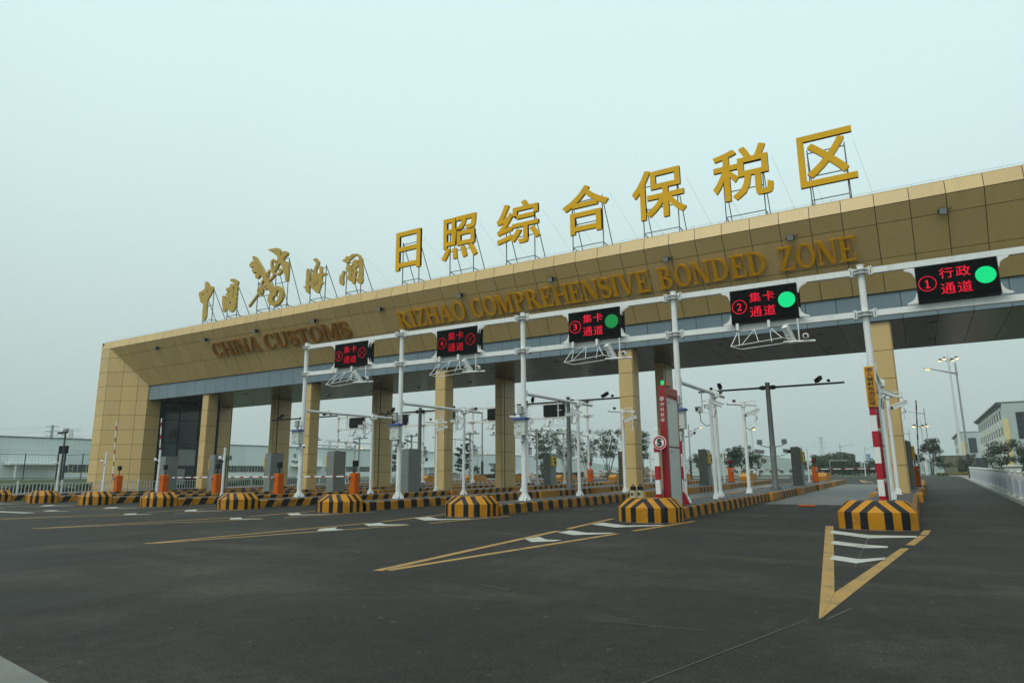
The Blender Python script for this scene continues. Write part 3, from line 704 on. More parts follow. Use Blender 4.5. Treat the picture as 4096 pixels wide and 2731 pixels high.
# glazed office front in the left pylon
mb = MB(); mb.box(XO-0.12, XO-0.09, 34.2, 40.1, 0.1, ZS); gl = put_b(mb, 'glazing', M['glass'])
mb = MB()
for y in (34.23, 36.15, 38.1, 40.05): mb.box(XO-0.13, XO-0.03, y-0.035, y+0.035, 0.1, ZS-0.02)
for z in (0.15, 2.1, 4.2, 6.3, 7.75): mb.box(XO-0.125, XO-0.045, 34.2, 40.1, z-0.035, z+0.035)
mb.v = [(a+24, b-33, c) for a, b, c in mb.v]; o = put('mullion', mb.mesh('mullion', M['mullion']), gl)
mb = MB(); mb.box(XO-0.085, XO-0.075, 36.3, 38.0, 2.3, 3.7); mb.box(XO-0.085, XO-0.075, 36.3, 37.1, 0.6, 2.0); mb.v = [(a+24, b-33, c) for a, b, c in mb.v]; put('blind', mb.mesh('blind', M['galv']), gl)
# low guard wire along the roof edge
mb = MB(); x = XL+0.2
while x < XR: mb.cyl((x, YF+LB+0.06, ZT+0.03), (x, YF+LB+0.06, ZT+0.16), 0.010, None, 5); x += 1.55
mb.cyl((XL+0.1, YF+LB+0.06, ZT+0.155), (XR, YF+LB+0.06, ZT+0.155), 0.007, None, 5); put_b(mb, 'guard_wire', M['galv'])
# floodlights on the fascia
fb = MB(); fb.bbox(-0.15, 0.15, -0.34, -0.20, -0.13, 0.15, 0.03, 0); fb.box(-0.128, 0.128, -0.346, -0.339, -0.108, 0.128, 1)
fb.tube([(-0.17, -0.27, 0.0), (-0.17, -0.06, 0.05), (0.17, -0.06, 0.05), (0.17, -0.27, 0.0)], 0.014, 6, 0); fb.cyl((0, -0.07, 0.05), (0, 0.06, 0.10), 0.03, None, 8, 0)
fb.box(-0.13, 0.13, -0.20, -0.13, -0.09, 0.11, 0); fb.bar((0.1, -0.1, 0.05), (0.42, 0.0, 0.10), 0.02, None, 0)
fme = fb.mesh('floodlight', [M['black'], M['lamp_glass']])
for x in (-53.1, -46.6, -40.7, -34.6, -28.6, -22.3, -16.2, -9.7, -3.9, 1.95, 7.9): put('floodlight', fme, GB, (x+24, 31.37-33-0.02, 11.80), (R(18), 0, 0))

# ------------------------------------------------------------------ lettering on the fascia (serif capitals, built stroke by stroke)
def quadstrip(L, Rr): return ('s', L, Rr)
def arc(cx, cy, rx, ry, a0, a1, tv, th, n=18):
    L = []; Q = []
    for i in range(n+1):
        a = R(a0+(a1-a0)*i/n); L.append((cx+rx*math.cos(a), cy+ry*math.sin(a))); Q.append((cx+(rx-tv)*math.cos(a), cy+(ry-th)*math.sin(a)))
    return ('s', L, Q)
def rect(x0, y0, x1, y1): return ('s', [(x0, y1), (x1, y1)], [(x0, y0), (x1, y0)])
def par(x0, y0, x1, y1, w_): return ('s', [(x0, y0), (x1, y1)], [(x0+w_, y0), (x1+w_, y1)])
def path(pts, ws):
    L = []; Q = []
    for i, p in enumerate(pts):
        a = pts[max(0, i-1)]; b = pts[min(len(pts)-1, i+1)]; d = Vector((b[0]-a[0], b[1]-a[1])).normalized(); n = Vector((-d.y, d.x))*ws[i]/2
        L.append((p[0]+n.x, p[1]+n.y)); Q.append((p[0]-n.x, p[1]-n.y))
    return ('s', L, Q)
T_, t_, sf = 0.195, 0.098, 0.072
def st(x, y0=0.0, y1=1.0, w_=T_, so=0.075): return [rect(x, y0, x+w_, y1), rect(x-so, y0, x+w_+so, y0+sf), rect(x-so, y1-sf, x+w_+so, y1)]
def spath(cx):
    up = [(cx+0.245*math.cos(R(a)), 0.735+0.225*math.sin(R(a))) for a in range(25, 256, 21)]
    dn = [(cx+0.03+0.255*math.cos(R(a)), 0.265+0.225*math.sin(R(a))) for a in range(75, -161, -21)]
    P = up+dn; n = len(P)
    return [path(P, [0.075+0.125*math.sin(math.pi*(i+0.5)/n)**1.5 for i in range(n)]), rect(cx+0.19, 0.66, cx+0.265, 0.93), rect(cx-0.25, 0.07, cx-0.175, 0.35)]
GLY = {
 'C': (0.80, [arc(0.42, 0.5, 0.42, 0.52, 48, 312, 0.19, 0.085, 26), rect(0.66, 0.66, 0.735, 0.95), rect(0.66, 0.06, 0.735, 0.27)]),
 'O': (0.88, [arc(0.44, 0.5, 0.44, 0.52, 0, 360, 0.19, 0.085, 36)]),
 'H': (0.92, st(0.08)+st(0.65)+[rect(0.2, 0.46, 0.7, 0.55)]),
 'I': (0.36, st(0.085)),
 'N': (0.92, [rect(0.10, 0, 0.185, 1), rect(0.02, 0, 0.27, sf), rect(0.0, 1-sf, 0.25, 1), rect(0.72, 0, 0.805, 1), rect(0.63, 1-sf, 0.90, 1), par(0.08, 1, 0.60, 0, 0.21)]),
 'A': (0.94, [par(0.08, 0, 0.40, 1, 0.085), par(0.62, 0, 0.38, 1, 0.20), rect(0.22, 0.30, 0.66, 0.38), rect(0.0, 0, 0.26, sf), rect(0.54, 0, 0.92, sf)]),
 'U': (0.90, [rect(0.10, 0.32, 0.29, 1), rect(0.02, 1-sf, 0.37, 1), rect(0.70, 0.32, 0.785, 1), rect(0.60, 1-sf, 0.88, 1), arc(0.4425, 0.34, 0.3425, 0.36, 180, 270, 0.19, 0.10, 12), arc(0.4425, 0.34, 0.3425, 0.36, 270, 360, 0.085, 0.10, 12)]),
 'S': (0.62, spath(0.30)),
 'T': (0.80, [rect(0.305, 0, 0.495, 1), rect(0.20, 0, 0.60, sf), rect(0.02, 0.90, 0.78, 1), rect(0.02, 0.72, 0.085, 0.93), rect(0.715, 0.72, 0.78, 0.93)]),
 'M': (1.12, [rect(0.10, 0, 0.185, 1), rect(0.02, 0, 0.27, sf), rect(0.02, 1-sf, 0.26, 1), par(0.13, 1, 0.43, 0.08, 0.20), par(0.83, 1, 0.50, 0.08, 0.085), rect(0.82, 0, 1.01, 1), rect(0.74, 0, 1.09, sf), rect(0.80, 1-sf, 1.09, 1)]),
 'R': (0.90, st(0.08)+[arc(0.30, 0.735, 0.38, 0.265, -90, 90, 0.19, 0.075, 18), rect(0.2, 0.925, 0.31, 1), rect(0.2, 0.47, 0.31, 0.545), par(0.62, 0, 0.32, 0.5, 0.21), rect(0.62, 0, 0.90, sf)]),
 'P': (0.76, st(0.08)+[arc(0.30, 0.72, 0.40, 0.28, -90, 90, 0.19, 0.075, 18), rect(0.2, 0.925, 0.31, 1), rect(0.2, 0.44, 0.31, 0.515)]),
 'B': (0.80, st(0.08)+[arc(0.30, 0.75, 0.36, 0.25, -90, 90, 0.18, 0.075, 16), arc(0.30, 0.27, 0.43, 0.27, -90, 90, 0.20, 0.075, 16), rect(0.2, 0.925, 0.31, 1), rect(0.2, 0.475, 0.31, 0.545), rect(0.2, 0.0, 0.31, 0.075)]),
 'D': (0.90, st(0.08)+[arc(0.32, 0.5, 0.52, 0.5, -90, 90, 0.20, 0.08, 22), rect(0.2, 0.92, 0.33, 1), rect(0.2, 0, 0.33, 0.08)]),
 'E': (0.74, st(0.08)+[rect(0.2, 0.915, 0.68, 1), rect(0.2, 0, 0.70, 0.085), rect(0.2, 0.46, 0.50, 0.545), rect(0.61, 0.72, 0.68, 0.95), rect(0.63, 0.05, 0.70, 0.28), rect(0.435, 0.36, 0.50, 0.645)]),
 'Z': (0.80, [rect(0.06, 0.91, 0.76, 1), rect(0.03, 0, 0.77, 0.09), par(0.03, 0.04, 0.53, 0.96, 0.22), rect(0.05, 0.72, 0.12, 0.95), rect(0.70, 0.05, 0.77, 0.28)]),
 'V': (0.92, [par(0.08, 1, 0.37, 0, 0.20), par(0.76, 1, 0.45, 0, 0.085), rect(0.0, 1-sf, 0.36, 1), rect(0.66, 1-sf, 0.92, 1)]),
}
NF = Vector((0, -(ZC-ZB), -2.0))/SL
def bevel_fn(s0):
    O = Vector((0, YB, ZB))+V_*s0+NF*0.05
    return lambda a, b, d: tuple(O+Vector((a, 0, 0))+V_*b+NF*d)
def word(parent, txt, x0, x1, s0, h, mat):
    tot = sum(GLY[c][0] for c in txt)+0.06*(len(txt)-1); kx = (x1-x0)/tot; x = x0; fn = bevel_fn(s0)
    for c in txt:
        wd, parts = GLY[c]; mb = MB()
        for i, (_, L, Q) in enumerate(parts):
            d1 = 0.13+0.003*i; n = len(L)
            A = [(x+p[0]*kx, p[1]*h) for p in L]; B = [(x+p[0]*kx, p[1]*h) for p in Q]
            v = [fn(*p, d1) for p in A]+[fn(*p, d1) for p in B]+[fn(*p, 0.04) for p in A]+[fn(*p, 0.04) for p in B]
            F = []
            for j in range(n-1):
                F += [(n+j, n+j+1, j+1, j), (j, j+1, 2*n+j+1, 2*n+j), (n+j+1, n+j, 3*n+j, 3*n+j+1)]
            F += [(0, n, 3*n, 2*n), (2*n-1, n-1, 3*n-1, 4*n-1)]
            mb.add(v, F)
        mb.v = [(a-parent.location.x, b-parent.location.y, c_-parent.location.z) for a, b, c_ in mb.v]
        mb.put('letter', mat, parent); x += (wd+0.06)*kx
t = thing('wall_lettering', 'dark brown serif capitals CHINA CUSTOMS on the tan fascia', 'lettering', (-39, 32.1, 10.5), 0, 'raised serif words on the fascia')
sb = 1.70; hh = 1.12
word(t, 'CHINA', -46.35, -40.85, sb, hh, M['brown_serif']); word(t, 'CUSTOMS', -40.3, -31.8, sb, hh, M['brown_serif'])
t = thing('wall_lettering', 'ochre serif capitals RIZHAO COMPREHENSIVE BONDED ZONE on the tan fascia', 'lettering', (-14.5, 32.1, 10.5), 0, 'raised serif words on the fascia')
for wd, a, b in (('RIZHAO', -27.5, -22.35), ('COMPREHENSIVE', -21.85, -10.8), ('BONDED', -10.35, -5.1), ('ZONE', -4.62, -1.35)): word(t, wd, a, b, sb, hh, M['gold_serif'])

# ------------------------------------------------------------------ roof characters on steel frames
TR={
 'zhong':[[(-48.43,16.96),(-48.19,16.89),(-48.00,16.72),(-47.93,16.54),(-47.95,16.47),(-47.63,16.45),(-47.33,16.32),(-47.35,16.12),(-47.46,15.90),(-47.60,15.71),(-47.78,15.52),(-47.90,15.35),(-48.03,15.21),(-47.96,15.01),(-47.97,14.75),(-47.96,14.35),(-47.95,13.98),(-48.10,13.72),(-48.31,13.69),(-48.46,13.78),(-48.49,14.29),(-48.49,14.82),(-48.47,15.07),(-48.80,15.18),(-48.96,15.42),(-49.09,15.77),(-49.23,16.03),(-49.06,16.17),(-48.85,16.18),(-48.65,16.27),(-48.45,16.35),(-48.47,16.65),(-48.46,16.86)],[(-48.73,15.90),(-48.52,15.95),(-48.47,15.82),(-48.63,15.81)],[(-48.09,16.13),(-48.02,16.09),(-48.10,15.90),(-48.21,15.92)],],
 'guo':[[(-45.27,16.60),(-45.12,16.64),(-44.80,16.61),(-44.52,16.49),(-44.29,16.35),(-44.20,16.25),(-44.22,16.09),(-44.33,16.00),(-44.23,15.80),(-44.25,15.68),(-44.34,15.59),(-44.24,15.44),(-44.30,15.27),(-44.37,15.18),(-44.27,15.04),(-44.33,14.81),(-44.31,14.63),(-44.33,14.38),(-44.39,14.20),(-44.46,13.98),(-44.80,13.86),(-45.02,13.94),(-45.15,14.21),(-45.40,14.20),(-45.53,14.23),(-45.62,14.00),(-45.82,14.04),(-45.89,14.15),(-45.90,14.41),(-46.02,14.69),(-46.05,15.01),(-46.09,15.30),(-46.01,15.42),(-45.74,15.33),(-45.70,15.17),(-45.66,15.00),(-45.54,15.14),(-45.47,15.28),(-45.66,15.34),(-45.64,15.50),(-45.47,15.60),(-45.52,15.68),(-45.71,15.80),(-45.69,15.92),(-45.59,15.96),(-45.44,15.96),(-45.18,16.00),(-45.23,16.26),(-45.03,16.19),(-44.76,16.20),(-44.64,16.21),(-44.68,16.37),(-44.74,16.42),(-44.85,16.30),(-45.03,16.36),(-45.20,16.47)],[(-44.85,15.96),(-44.65,15.91),(-44.61,15.60),(-44.79,15.66)],[(-45.06,14.81),(-44.77,14.64),(-44.75,14.59),(-44.96,14.58),(-45.12,14.64)],[(-45.27,15.76),(-45.20,15.67),(-45.24,15.52),(-45.35,15.57)],[(-44.71,15.62),(-44.64,15.56),(-44.71,15.10),(-44.80,15.09)],],
 'hai':[[(-36.49,16.04),(-36.28,15.97),(-36.25,15.79),(-36.20,15.60),(-36.20,15.33),(-36.20,15.10),(-36.22,14.97),(-35.99,15.00),(-35.95,15.16),(-35.95,15.38),(-35.91,15.65),(-35.79,15.83),(-35.71,16.02),(-35.61,16.14),(-35.59,16.30),(-35.67,16.38),(-35.87,16.51),(-35.87,16.62),(-35.72,16.70),(-35.50,16.60),(-35.43,16.46),(-35.27,16.33),(-35.29,16.18),(-35.40,16.01),(-35.51,15.88),(-35.54,15.60),(-35.36,15.51),(-35.20,15.37),(-35.17,15.57),(-35.18,15.73),(-35.27,15.90),(-35.35,16.02),(-35.22,16.02),(-35.09,15.98),(-34.95,15.89),(-34.93,15.69),(-34.94,15.49),(-34.99,15.38),(-34.75,15.41),(-34.51,15.37),(-34.43,15.29),(-34.47,15.22),(-34.65,15.25),(-34.92,15.19),(-34.92,15.01),(-34.93,14.77),(-34.78,14.69),(-34.82,14.62),(-34.99,14.55),(-35.01,14.38),(-35.08,14.30),(-35.13,14.08),(-35.29,14.00),(-35.48,14.09),(-35.64,14.25),(-35.84,14.39),(-35.97,14.53),(-36.03,14.69),(-36.22,14.56),(-36.15,14.24),(-36.23,14.12),(-36.40,14.23),(-36.55,14.37),(-36.51,14.50),(-36.66,14.56),(-36.83,14.74),(-36.60,14.68),(-36.53,14.82),(-36.58,14.98),(-36.53,15.20),(-36.56,15.62),(-36.54,15.87)],[(-35.72,14.91),(-35.66,14.94),(-35.61,14.89),(-35.69,14.86)],[(-35.34,15.10),(-35.29,15.08),(-35.31,14.76),(-35.42,14.62),(-35.52,14.69),(-35.39,14.77),(-35.37,14.97)],[(-35.74,14.69),(-35.65,14.77),(-35.53,14.66),(-35.57,14.55),(-35.66,14.57)],],
 'guan':[[(-33.02,16.00),(-32.87,16.07),(-32.71,16.10),(-32.66,16.27),(-32.50,16.22),(-32.27,16.20),(-32.16,16.29),(-31.99,16.33),(-31.79,16.28),(-31.62,16.27),(-31.41,16.18),(-31.28,16.07),(-31.26,15.96),(-31.09,15.84),(-31.07,15.66),(-31.07,15.36),(-31.02,15.05),(-31.00,14.81),(-31.01,14.55),(-30.96,14.31),(-30.99,14.14),(-31.17,14.02),(-31.40,14.12),(-31.51,14.27),(-31.58,14.41),(-31.64,14.55),(-31.41,14.48),(-31.39,14.66),(-31.39,14.90),(-31.37,15.19),(-31.42,15.64),(-31.43,15.92),(-31.55,16.08),(-31.72,16.14),(-31.89,16.10),(-32.06,15.99),(-32.28,15.90),(-32.36,15.76),(-32.53,15.72),(-32.68,15.79),(-32.67,15.88),(-32.83,15.89)],[(-32.57,15.70),(-32.41,15.67),(-32.26,15.59),(-32.14,15.46),(-32.03,15.57),(-31.99,15.76),(-31.85,15.86),(-31.68,15.88),(-31.51,15.78),(-31.53,15.61),(-31.45,15.45),(-31.50,15.28),(-31.68,15.25),(-31.64,15.09),(-31.52,14.98),(-31.60,14.87),(-31.65,14.74),(-31.66,14.59),(-31.66,14.42),(-31.71,14.21),(-31.79,14.10),(-31.93,14.16),(-32.02,14.31),(-32.06,14.49),(-32.17,14.41),(-32.32,14.48),(-32.41,14.59),(-32.62,14.73),(-32.36,14.80),(-32.33,14.96),(-32.41,15.15),(-32.50,15.21),(-32.65,15.30),(-32.60,15.42),(-32.53,15.52)],[(-32.07,15.12),(-31.99,15.19),(-31.91,15.16),(-31.98,15.04)],[(-32.14,15.39),(-31.95,15.53),(-31.90,15.48),(-32.13,15.30)],[(-32.00,14.91),(-31.95,14.88),(-32.03,14.65),(-32.09,14.69)],[(-32.89,15.29),(-32.70,15.21),(-32.72,15.05),(-32.80,14.84),(-32.81,14.65),(-32.75,14.34),(-32.87,14.18),(-33.14,14.33),(-33.20,14.63),(-33.19,14.84),(-33.12,14.99),(-33.01,14.97),(-32.96,15.11)],],
 'key':[[(-42.61,18.01),(-42.47,18.03),(-42.22,17.94),(-41.73,17.38),(-41.40,16.99),(-40.96,16.39),(-40.84,16.08),(-40.58,15.77),(-40.32,15.51),(-39.91,15.12),(-39.55,15.19),(-39.23,15.11),(-38.94,14.88),(-38.82,14.54),(-38.84,14.23),(-38.99,13.93),(-39.29,13.72),(-39.69,13.67),(-40.11,13.77),(-40.41,14.00),(-40.53,14.25),(-40.46,14.49),(-40.29,14.73),(-40.46,14.98),(-40.72,15.34),(-41.05,15.82),(-41.32,16.16),(-41.53,16.35),(-41.77,16.10),(-41.99,16.13),(-42.13,16.35),(-41.94,16.59),(-42.09,16.68),(-42.32,16.58),(-42.57,16.86),(-42.37,17.09),(-42.53,17.19),(-42.67,17.09),(-42.94,17.36),(-42.60,17.67),(-42.37,17.56),(-42.61,17.94)],[(-39.39,14.91),(-39.23,14.60),(-39.27,14.29),(-39.50,14.04),(-39.81,13.94),(-40.00,14.01),(-39.98,14.30),(-39.81,14.45),(-39.62,14.45),(-39.58,14.72)],],
 'wings':[[(-40.96,18.28),(-40.53,18.28),(-39.97,18.24),(-39.63,18.13),(-39.48,17.90),(-39.54,17.59),(-39.35,17.52),(-39.26,17.77),(-39.06,17.84),(-38.73,17.72),(-38.65,17.56),(-38.79,17.39),(-39.06,17.31),(-39.08,17.02),(-38.80,16.99),(-38.57,16.88),(-38.48,16.66),(-38.46,16.14),(-38.49,15.44),(-38.67,15.42),(-38.75,15.51),(-38.80,15.94),(-38.92,15.99),(-38.98,16.19),(-39.06,16.22),(-39.08,16.47),(-39.17,16.52),(-39.28,16.70),(-39.34,16.90),(-39.57,16.88),(-39.73,16.68),(-39.94,16.39),(-40.08,16.44),(-40.07,16.77),(-39.82,17.12),(-39.75,17.36),(-39.82,17.57),(-39.96,17.67),(-40.26,17.82),(-39.98,17.83),(-40.56,18.02),(-40.13,17.99),(-40.75,18.14)],],
}
RB=[[(-40.03,17.15),(-40.26,17.34),(-40.44,17.26),(-40.44,16.99),(-40.34,16.68),(-40.17,16.39),(-40.14,16.09),(-40.36,15.90),(-40.63,15.82)],[(-39.56,16.52),(-39.34,16.40),(-39.37,16.23),(-39.64,16.13),(-40.02,16.24),(-40.36,16.47),(-40.65,16.57),(-40.80,16.40),(-40.75,16.13)],[(-41.25,15.95),(-41.47,15.72),(-41.34,15.44),(-40.99,15.20),(-40.77,15.32)],[(-40.90,15.70),(-41.10,15.40),(-41.43,15.32),(-41.76,15.34),(-41.83,15.09)],[(-41.47,15.29),(-41.31,15.07),(-41.43,14.90),(-41.64,14.88)],[(-42.79,14.08),(-41.42,15.25),(-40.55,15.97)],]

def sign_frame(x0, x1, z1, loc):
    """two posts, raking rear legs and cross ties, plus guy wires"""
    mb = MB(); w_ = x1-x0; a, b = x0+0.16*w_, x1-0.18*w_; zb = ZT-0.12; zt = z1-0.35*(z1-13.5)*0.5; zm = 13.75
    bt = 0.04
    for x in (a, b):
        mb.bar((x, 32.32, zb), (x, 32.32, zt), bt*1.2); mb.bar((x, 32.32, zt-0.05), (x+0.02, 34.1, zb), bt)
        mb.bar((x, 32.32, zm), (x+0.01, 33.55, zm-0.1), bt)
        mb.bar((x, 32.32, zm-0.35), (x, 32.2, zm-0.35), bt)
    mb.bar((a, 32.33, zm), (b, 32.33, zm), bt); mb.bar((a, 33.55, zm-0.1), (b, 33.55, zm-0.1), bt)
    mb.bar((a, 32.33, z1-0.75), (b, 32.33, z1-0.75), bt); mb.bar((a, 32.34, (zm+z1-0.75)/2), (b, 32.34, (zm+z1-0.75)/2), bt)
    mb.cyl((x1-0.05, 32.35, z1-0.6), (x1+0.9, 37.5, zb), 0.004, None, 5); mb.cyl((x0+0.3, 32.35, z1-1.2), (x0+1.2, 37.5, zb), 0.004, None, 5)
    mb.v = [(p-loc[0], q-loc[1], s_-loc[2]) for p, q, s_ in mb.v]; return mb
def loc_shift(mb, loc): mb.v = [(p-loc[0], q-loc[1], s_-loc[2]) for p, q, s_ in mb.v]; return mb
GRP = 'gold signs standing on the roof'
for nm, ch, x0, x1, z0, z1, of, lab in (('ri', '日', -28.1, -26.04, 14.40, 17.03, 0.018, 'box shaped character with one inner bar'), ('zhao', '照', -24.35, -21.65, 14.40, 17.15, 0.018, 'character with four short strokes below'),
        ('zong', '综', -20.22, -17.28, 14.55, 17.16, 0.018, 'many stroked character left of the roof shaped one'), ('he', '合', -15.8, -13.0, 14.35, 17.14, 0.022, 'character like a pitched roof over a box'),
        ('bao', '保', -11.63, -8.76, 14.33, 17.08, 0.022, 'character right of the roof shaped one'), ('shui', '税', -7.36, -4.52, 14.40, 17.10, 0.022, 'character left of the open box one'), ('qu', '区', -3.36, -0.95, 14.30, 16.86, 0.022, 'character like an open box holding a cross, rightmost')):
    loc = ((x0+x1)/2, 32.3, ZT-0.12)
    t = thing('roof_character', 'yellow gold '+lab+', on the roof', 'sign character', loc, 0, GRP)
    mb = MB(); bold_into(mb, ch, x0, x1, z0, z1, 31.95, 0.17, 0.006, 0.022); loc_shift(mb, loc).put('letter', M['gold'], t)
    sign_frame(x0, x1, z1, loc).put('support_frame', M['frame'], t)
for nm, x0, x1, z1, lab in (('zhong', -49.2, -47.4, 16.9, 'brush script character, leftmost on the roof'), ('guo', -46.1, -44.3, 16.6, 'brush script character left of the key emblem'),
        ('hai', -36.8, -34.5, 16.7, 'brush script character just right of the key emblem'), ('guan', -33.2, -31.1, 16.6, 'brush script character with a tall arched stroke')):
    loc = ((x0+x1)/2, 32.3, ZT-0.12)
    t = thing('roof_character', 'dull gold '+lab, 'sign character', loc, 0, GRP)
    mb = MB()
    loops = TR[nm]
    outline_into(mb, loops, 31.95, 0.14); loc_shift(mb, loc).put('letter', M['gold_dull'], t)
    sign_frame(x0, x1, z1, loc).put('support_frame', M['frame'], t)
loc = (-40.6, 32.3, ZT-0.12)
t = thing('roof_emblem', 'dull gold emblem of a key crossed with a winged snake staff, on the roof', 'emblem', loc, 0, GRP)
mb = MB(); outline_into(mb, TR['key'], 31.86, 0.22); loc_shift(mb, loc).put('key', M['gold_dull'], t)
mb = MB(); outline_into(mb, TR['wings'], 31.93, 0.20)
for i, P in enumerate(RB):
    # round off the ribbon with a Catmull-Rom pass
    Q = []
    for j in range(len(P)-1):
        p0, p1, p2, p3 = [Vector(P[max(0, min(len(P)-1, j+q))]) for q in (-1, 0, 1, 2)]
        for s_ in range(4):
            tt = s_/4.0; Q.append(0.5*((2*p1)+(p2-p0)*tt+(2*p0-5*p1+4*p2-p3)*tt*tt+(3*p1-p0-3*p2+p3)*tt**3))
    Q.append(Vector(P[-1]))
    _, L, Rr = path([(q.x, q.y) for q in Q], [0.16 if i == 5 else 0.19]*len(Q)); n = len(L); y0 = 31.95+0.006*i
    v = [(p[0], y0, p[1]) for p in L]+[(p[0], y0, p[1]) for p in Rr]+[(p[0], y0+0.18, p[1]) for p in L]+[(p[0], y0+0.18, p[1]) for p in Rr]
    F = []
    for j in range(n-1): F += [(j, j+1, n+j+1, n+j), (j+1, j, 2*n+j, 2*n+j+1), (n+j, n+j+1, 3*n+j+1, 3*n+j), (2*n+j+1, 2*n+j, 3*n+j, 3*n+j+1)]
    F += [(0, n, 3*n, 2*n), (n-1, 3*n-1, 4*n-1, 2*n-1)]
    mb.add(v, F)
loc_shift(mb, loc).put('winged_staff', M['gold_dull'], t)
mb = sign_frame(-42.6, -40.4, 16.6, loc); m2 = sign_frame(-40.6, -38.5, 18.1, loc); mb.add(m2.v, m2.f); mb.put('support_frame', M['frame'], t)
# ------------------------------------------------------------------ shared steel details
def base_plate(mb, x, y, z, r, s=1.0, mi=0, bolt=1):
    """bolted foot with triangular stiffeners"""
    a = (r+0.105)*s
    mb.box(x-a, x+a, y-a, y+a, z, z+0.025, mi)
    for i in range(8):
        t = math.pi*i/4; d = Vector((math.cos(t), math.sin(t), 0)); n = Vector((-d.y, d.x, 0))*0.008; k = a*(1.30 if i % 2 else 1.0)
        p = Vector((x, y, z+0.02)); v = [p+d*r*0.8+n, p+d*k*0.95+n, p+d*k*0.95+n+Vector((0, 0, 0.03)), p+d*r*0.8+n+Vector((0, 0, 0.29*s))]
        v += [q-n*2 for q in v]
        mb.add(v, [(0, 1, 2, 3), (7, 6, 5, 4), (0, 4, 5, 1), (1, 5, 6, 2), (2, 6, 7, 3)], mi)
    for sx in (-1, 1):
        for sy in (-1, 1): mb.cyl((x+sx*a*0.85, y+sy*a*0.85, z+0.02), (x+sx*a*0.85, y+sy*a*0.85, z+0.085), 0.022, None, 6, bolt)
WB = [M['white'], M['rubber']]
# ------------------------------------------------------------------ overhead sign gantries
pb = MB(); pb.bbox(-0.34, 0.34, -0.34, 0.34, -KH-0.02, -0.002, 0.02); plinth_me = pb.mesh('plinth', M['kerb_dark'])
def plinth(t, x, y): return put('plinth', plinth_me, t, (x, y, 0))
def sag(x): return 0.07-0.0075*(x+25.05)      # the front gantry falls slightly to the right, with the ground
def gantry(name, label, xs, y, ends, fall=lambda x: 0.0):
    z0 = g(y); t = thing(name, label, 'sign gantry', (xs[0], y, zi(y)))
    X0 = xs[0]; ztop, zu, zl = 7.57-KH, 7.38-KH, 6.06-KH
    for x in xs:
        mb = MB(); xx = x-X0
        mb.cyl((xx, 0, 0), (xx, 0, ztop+fall(x)), 0.108, 0.092, 18, 0); mb.cyl((xx, 0, ztop+fall(x)), (xx, 0, ztop+0.03+fall(x)), 0.105, None, 18, 0)
        base_plate(mb, xx, 0, 0, 0.108)
        mb.box(xx-0.045, xx+0.045, -0.112, -0.105, 0.35, 0.62, 0)
        po = mb.put('pole', WB, t)
        if x in (-43.1, -49.1, -55.2, 5.10): plinth(t, xx, 0)
    for zz in (zu, zl):
        mb = MB(); pts = [ends[0]]+list(xs)+[ends[1]]
        for a, b in zip(pts[:-1], pts[1:]):
            a_, b_ = a-X0+(0.30 if a in xs else 0), b-X0-(0.30 if b in xs else 0)
            if b_-a_ > 0.1: mb.bar((a_, 0, zz+fall(a_+X0)), (b_, 0, zz+fall(b_+X0)), 0.17, 0.18)
        mb.put('beam', M['white'], t)
        for x in xs:
            cb = MB(); xx = x-X0; zz0 = zz; zz = zz+fall(x)
            for dz in (-0.06, 0.06): cb.cyl((xx, 0, zz+dz-0.008), (xx, 0, zz+dz+0.008), 0.21, None, 20, 0)
            for sx in (-1, 1):
                if (sx < 0 and x == xs[0] and ends[0] == x) or (sx > 0 and x == xs[-1] and ends[1] == x): continue
                for q in (0.24, 0.29): cb.box(xx+sx*q-0.01, xx+sx*q+0.01, -0.13, 0.13, zz-0.14, zz+0.14)
                cb.box(min(xx+sx*0.12, xx+sx*0.25), max(xx+sx*0.12, xx+sx*0.25), -0.012, 0.012, zz-0.12, zz+0.12)
                for dy in (-0.10, 0.10):
                    for dz in (-0.11, 0.11): cb.cyl((xx+sx*0.21, dy, zz+dz), (xx+sx*0.32, dy, zz+dz), 0.014, None, 6, 0)
            cb.put('clamp', M['white'], t); zz = zz0
    return t
GY = 22.2; GX = [-25.05, -19.02, -12.83, -6.74, -0.90, 5.10]
gantry('sign_gantry', 'white steel gantry nearest the camera carrying the lit lane signs numbered 5 to 1', GX, GY, (GX[0], GX[-1]), sag)
RY = 54.0; RX = [-55.2, -49.1, -43.1, -37.0, -30.85, -24.7]
gantry('sign_gantry', 'white steel gantry at the back of the canopy with black sign backs', RX, RY, (RX[0], RX[-1]+0.55))

# ------------------------------------------------------------------ lane signs
SW, SH, SD = 2.06, 1.12, 0.30
hb = MB(); hb.bbox(-SW/2, SW/2, 0, SD, 0, SH, 0.012, 0); hb.box(-SW/2+0.03, SW/2-0.03, -0.004, 0.01, 0.035, SH-0.035, 1)
hb.box(-SW/2+0.12, SW/2+0.03, SD-0.02, SD+0.10, 0.10, SH-0.10, 0)
hous_me = hb.mesh('sign_housing', [M['black'], M['screen']])
def gusset(sx, sz):
    mb = MB(); n = 8; P = [(0, 0), (0.30, 0)]+[(0.30-0.27*math.sin(math.pi/2*i/n), 0.03+0.27*(1-math.cos(math.pi/2*i/n))) for i in range(1, n)]+[(0.035, 0.30), (0, 0.30)]
    q = [(sx*a, sz*b) for a, b in P]
    if sx*sz < 0: q = q[::-1]
    mb.prism(q, lambda a, b, d: (a, d, b), 0.0, -0.012); mb.prism(q, lambda a, b, d: (a, d, b), 0.14, 0.128); return mb.mesh('corner_bracket', M['white'])
GUS = {(a, b): gusset(a, b) for a in (-1, 1) for b in (-1, 1)}
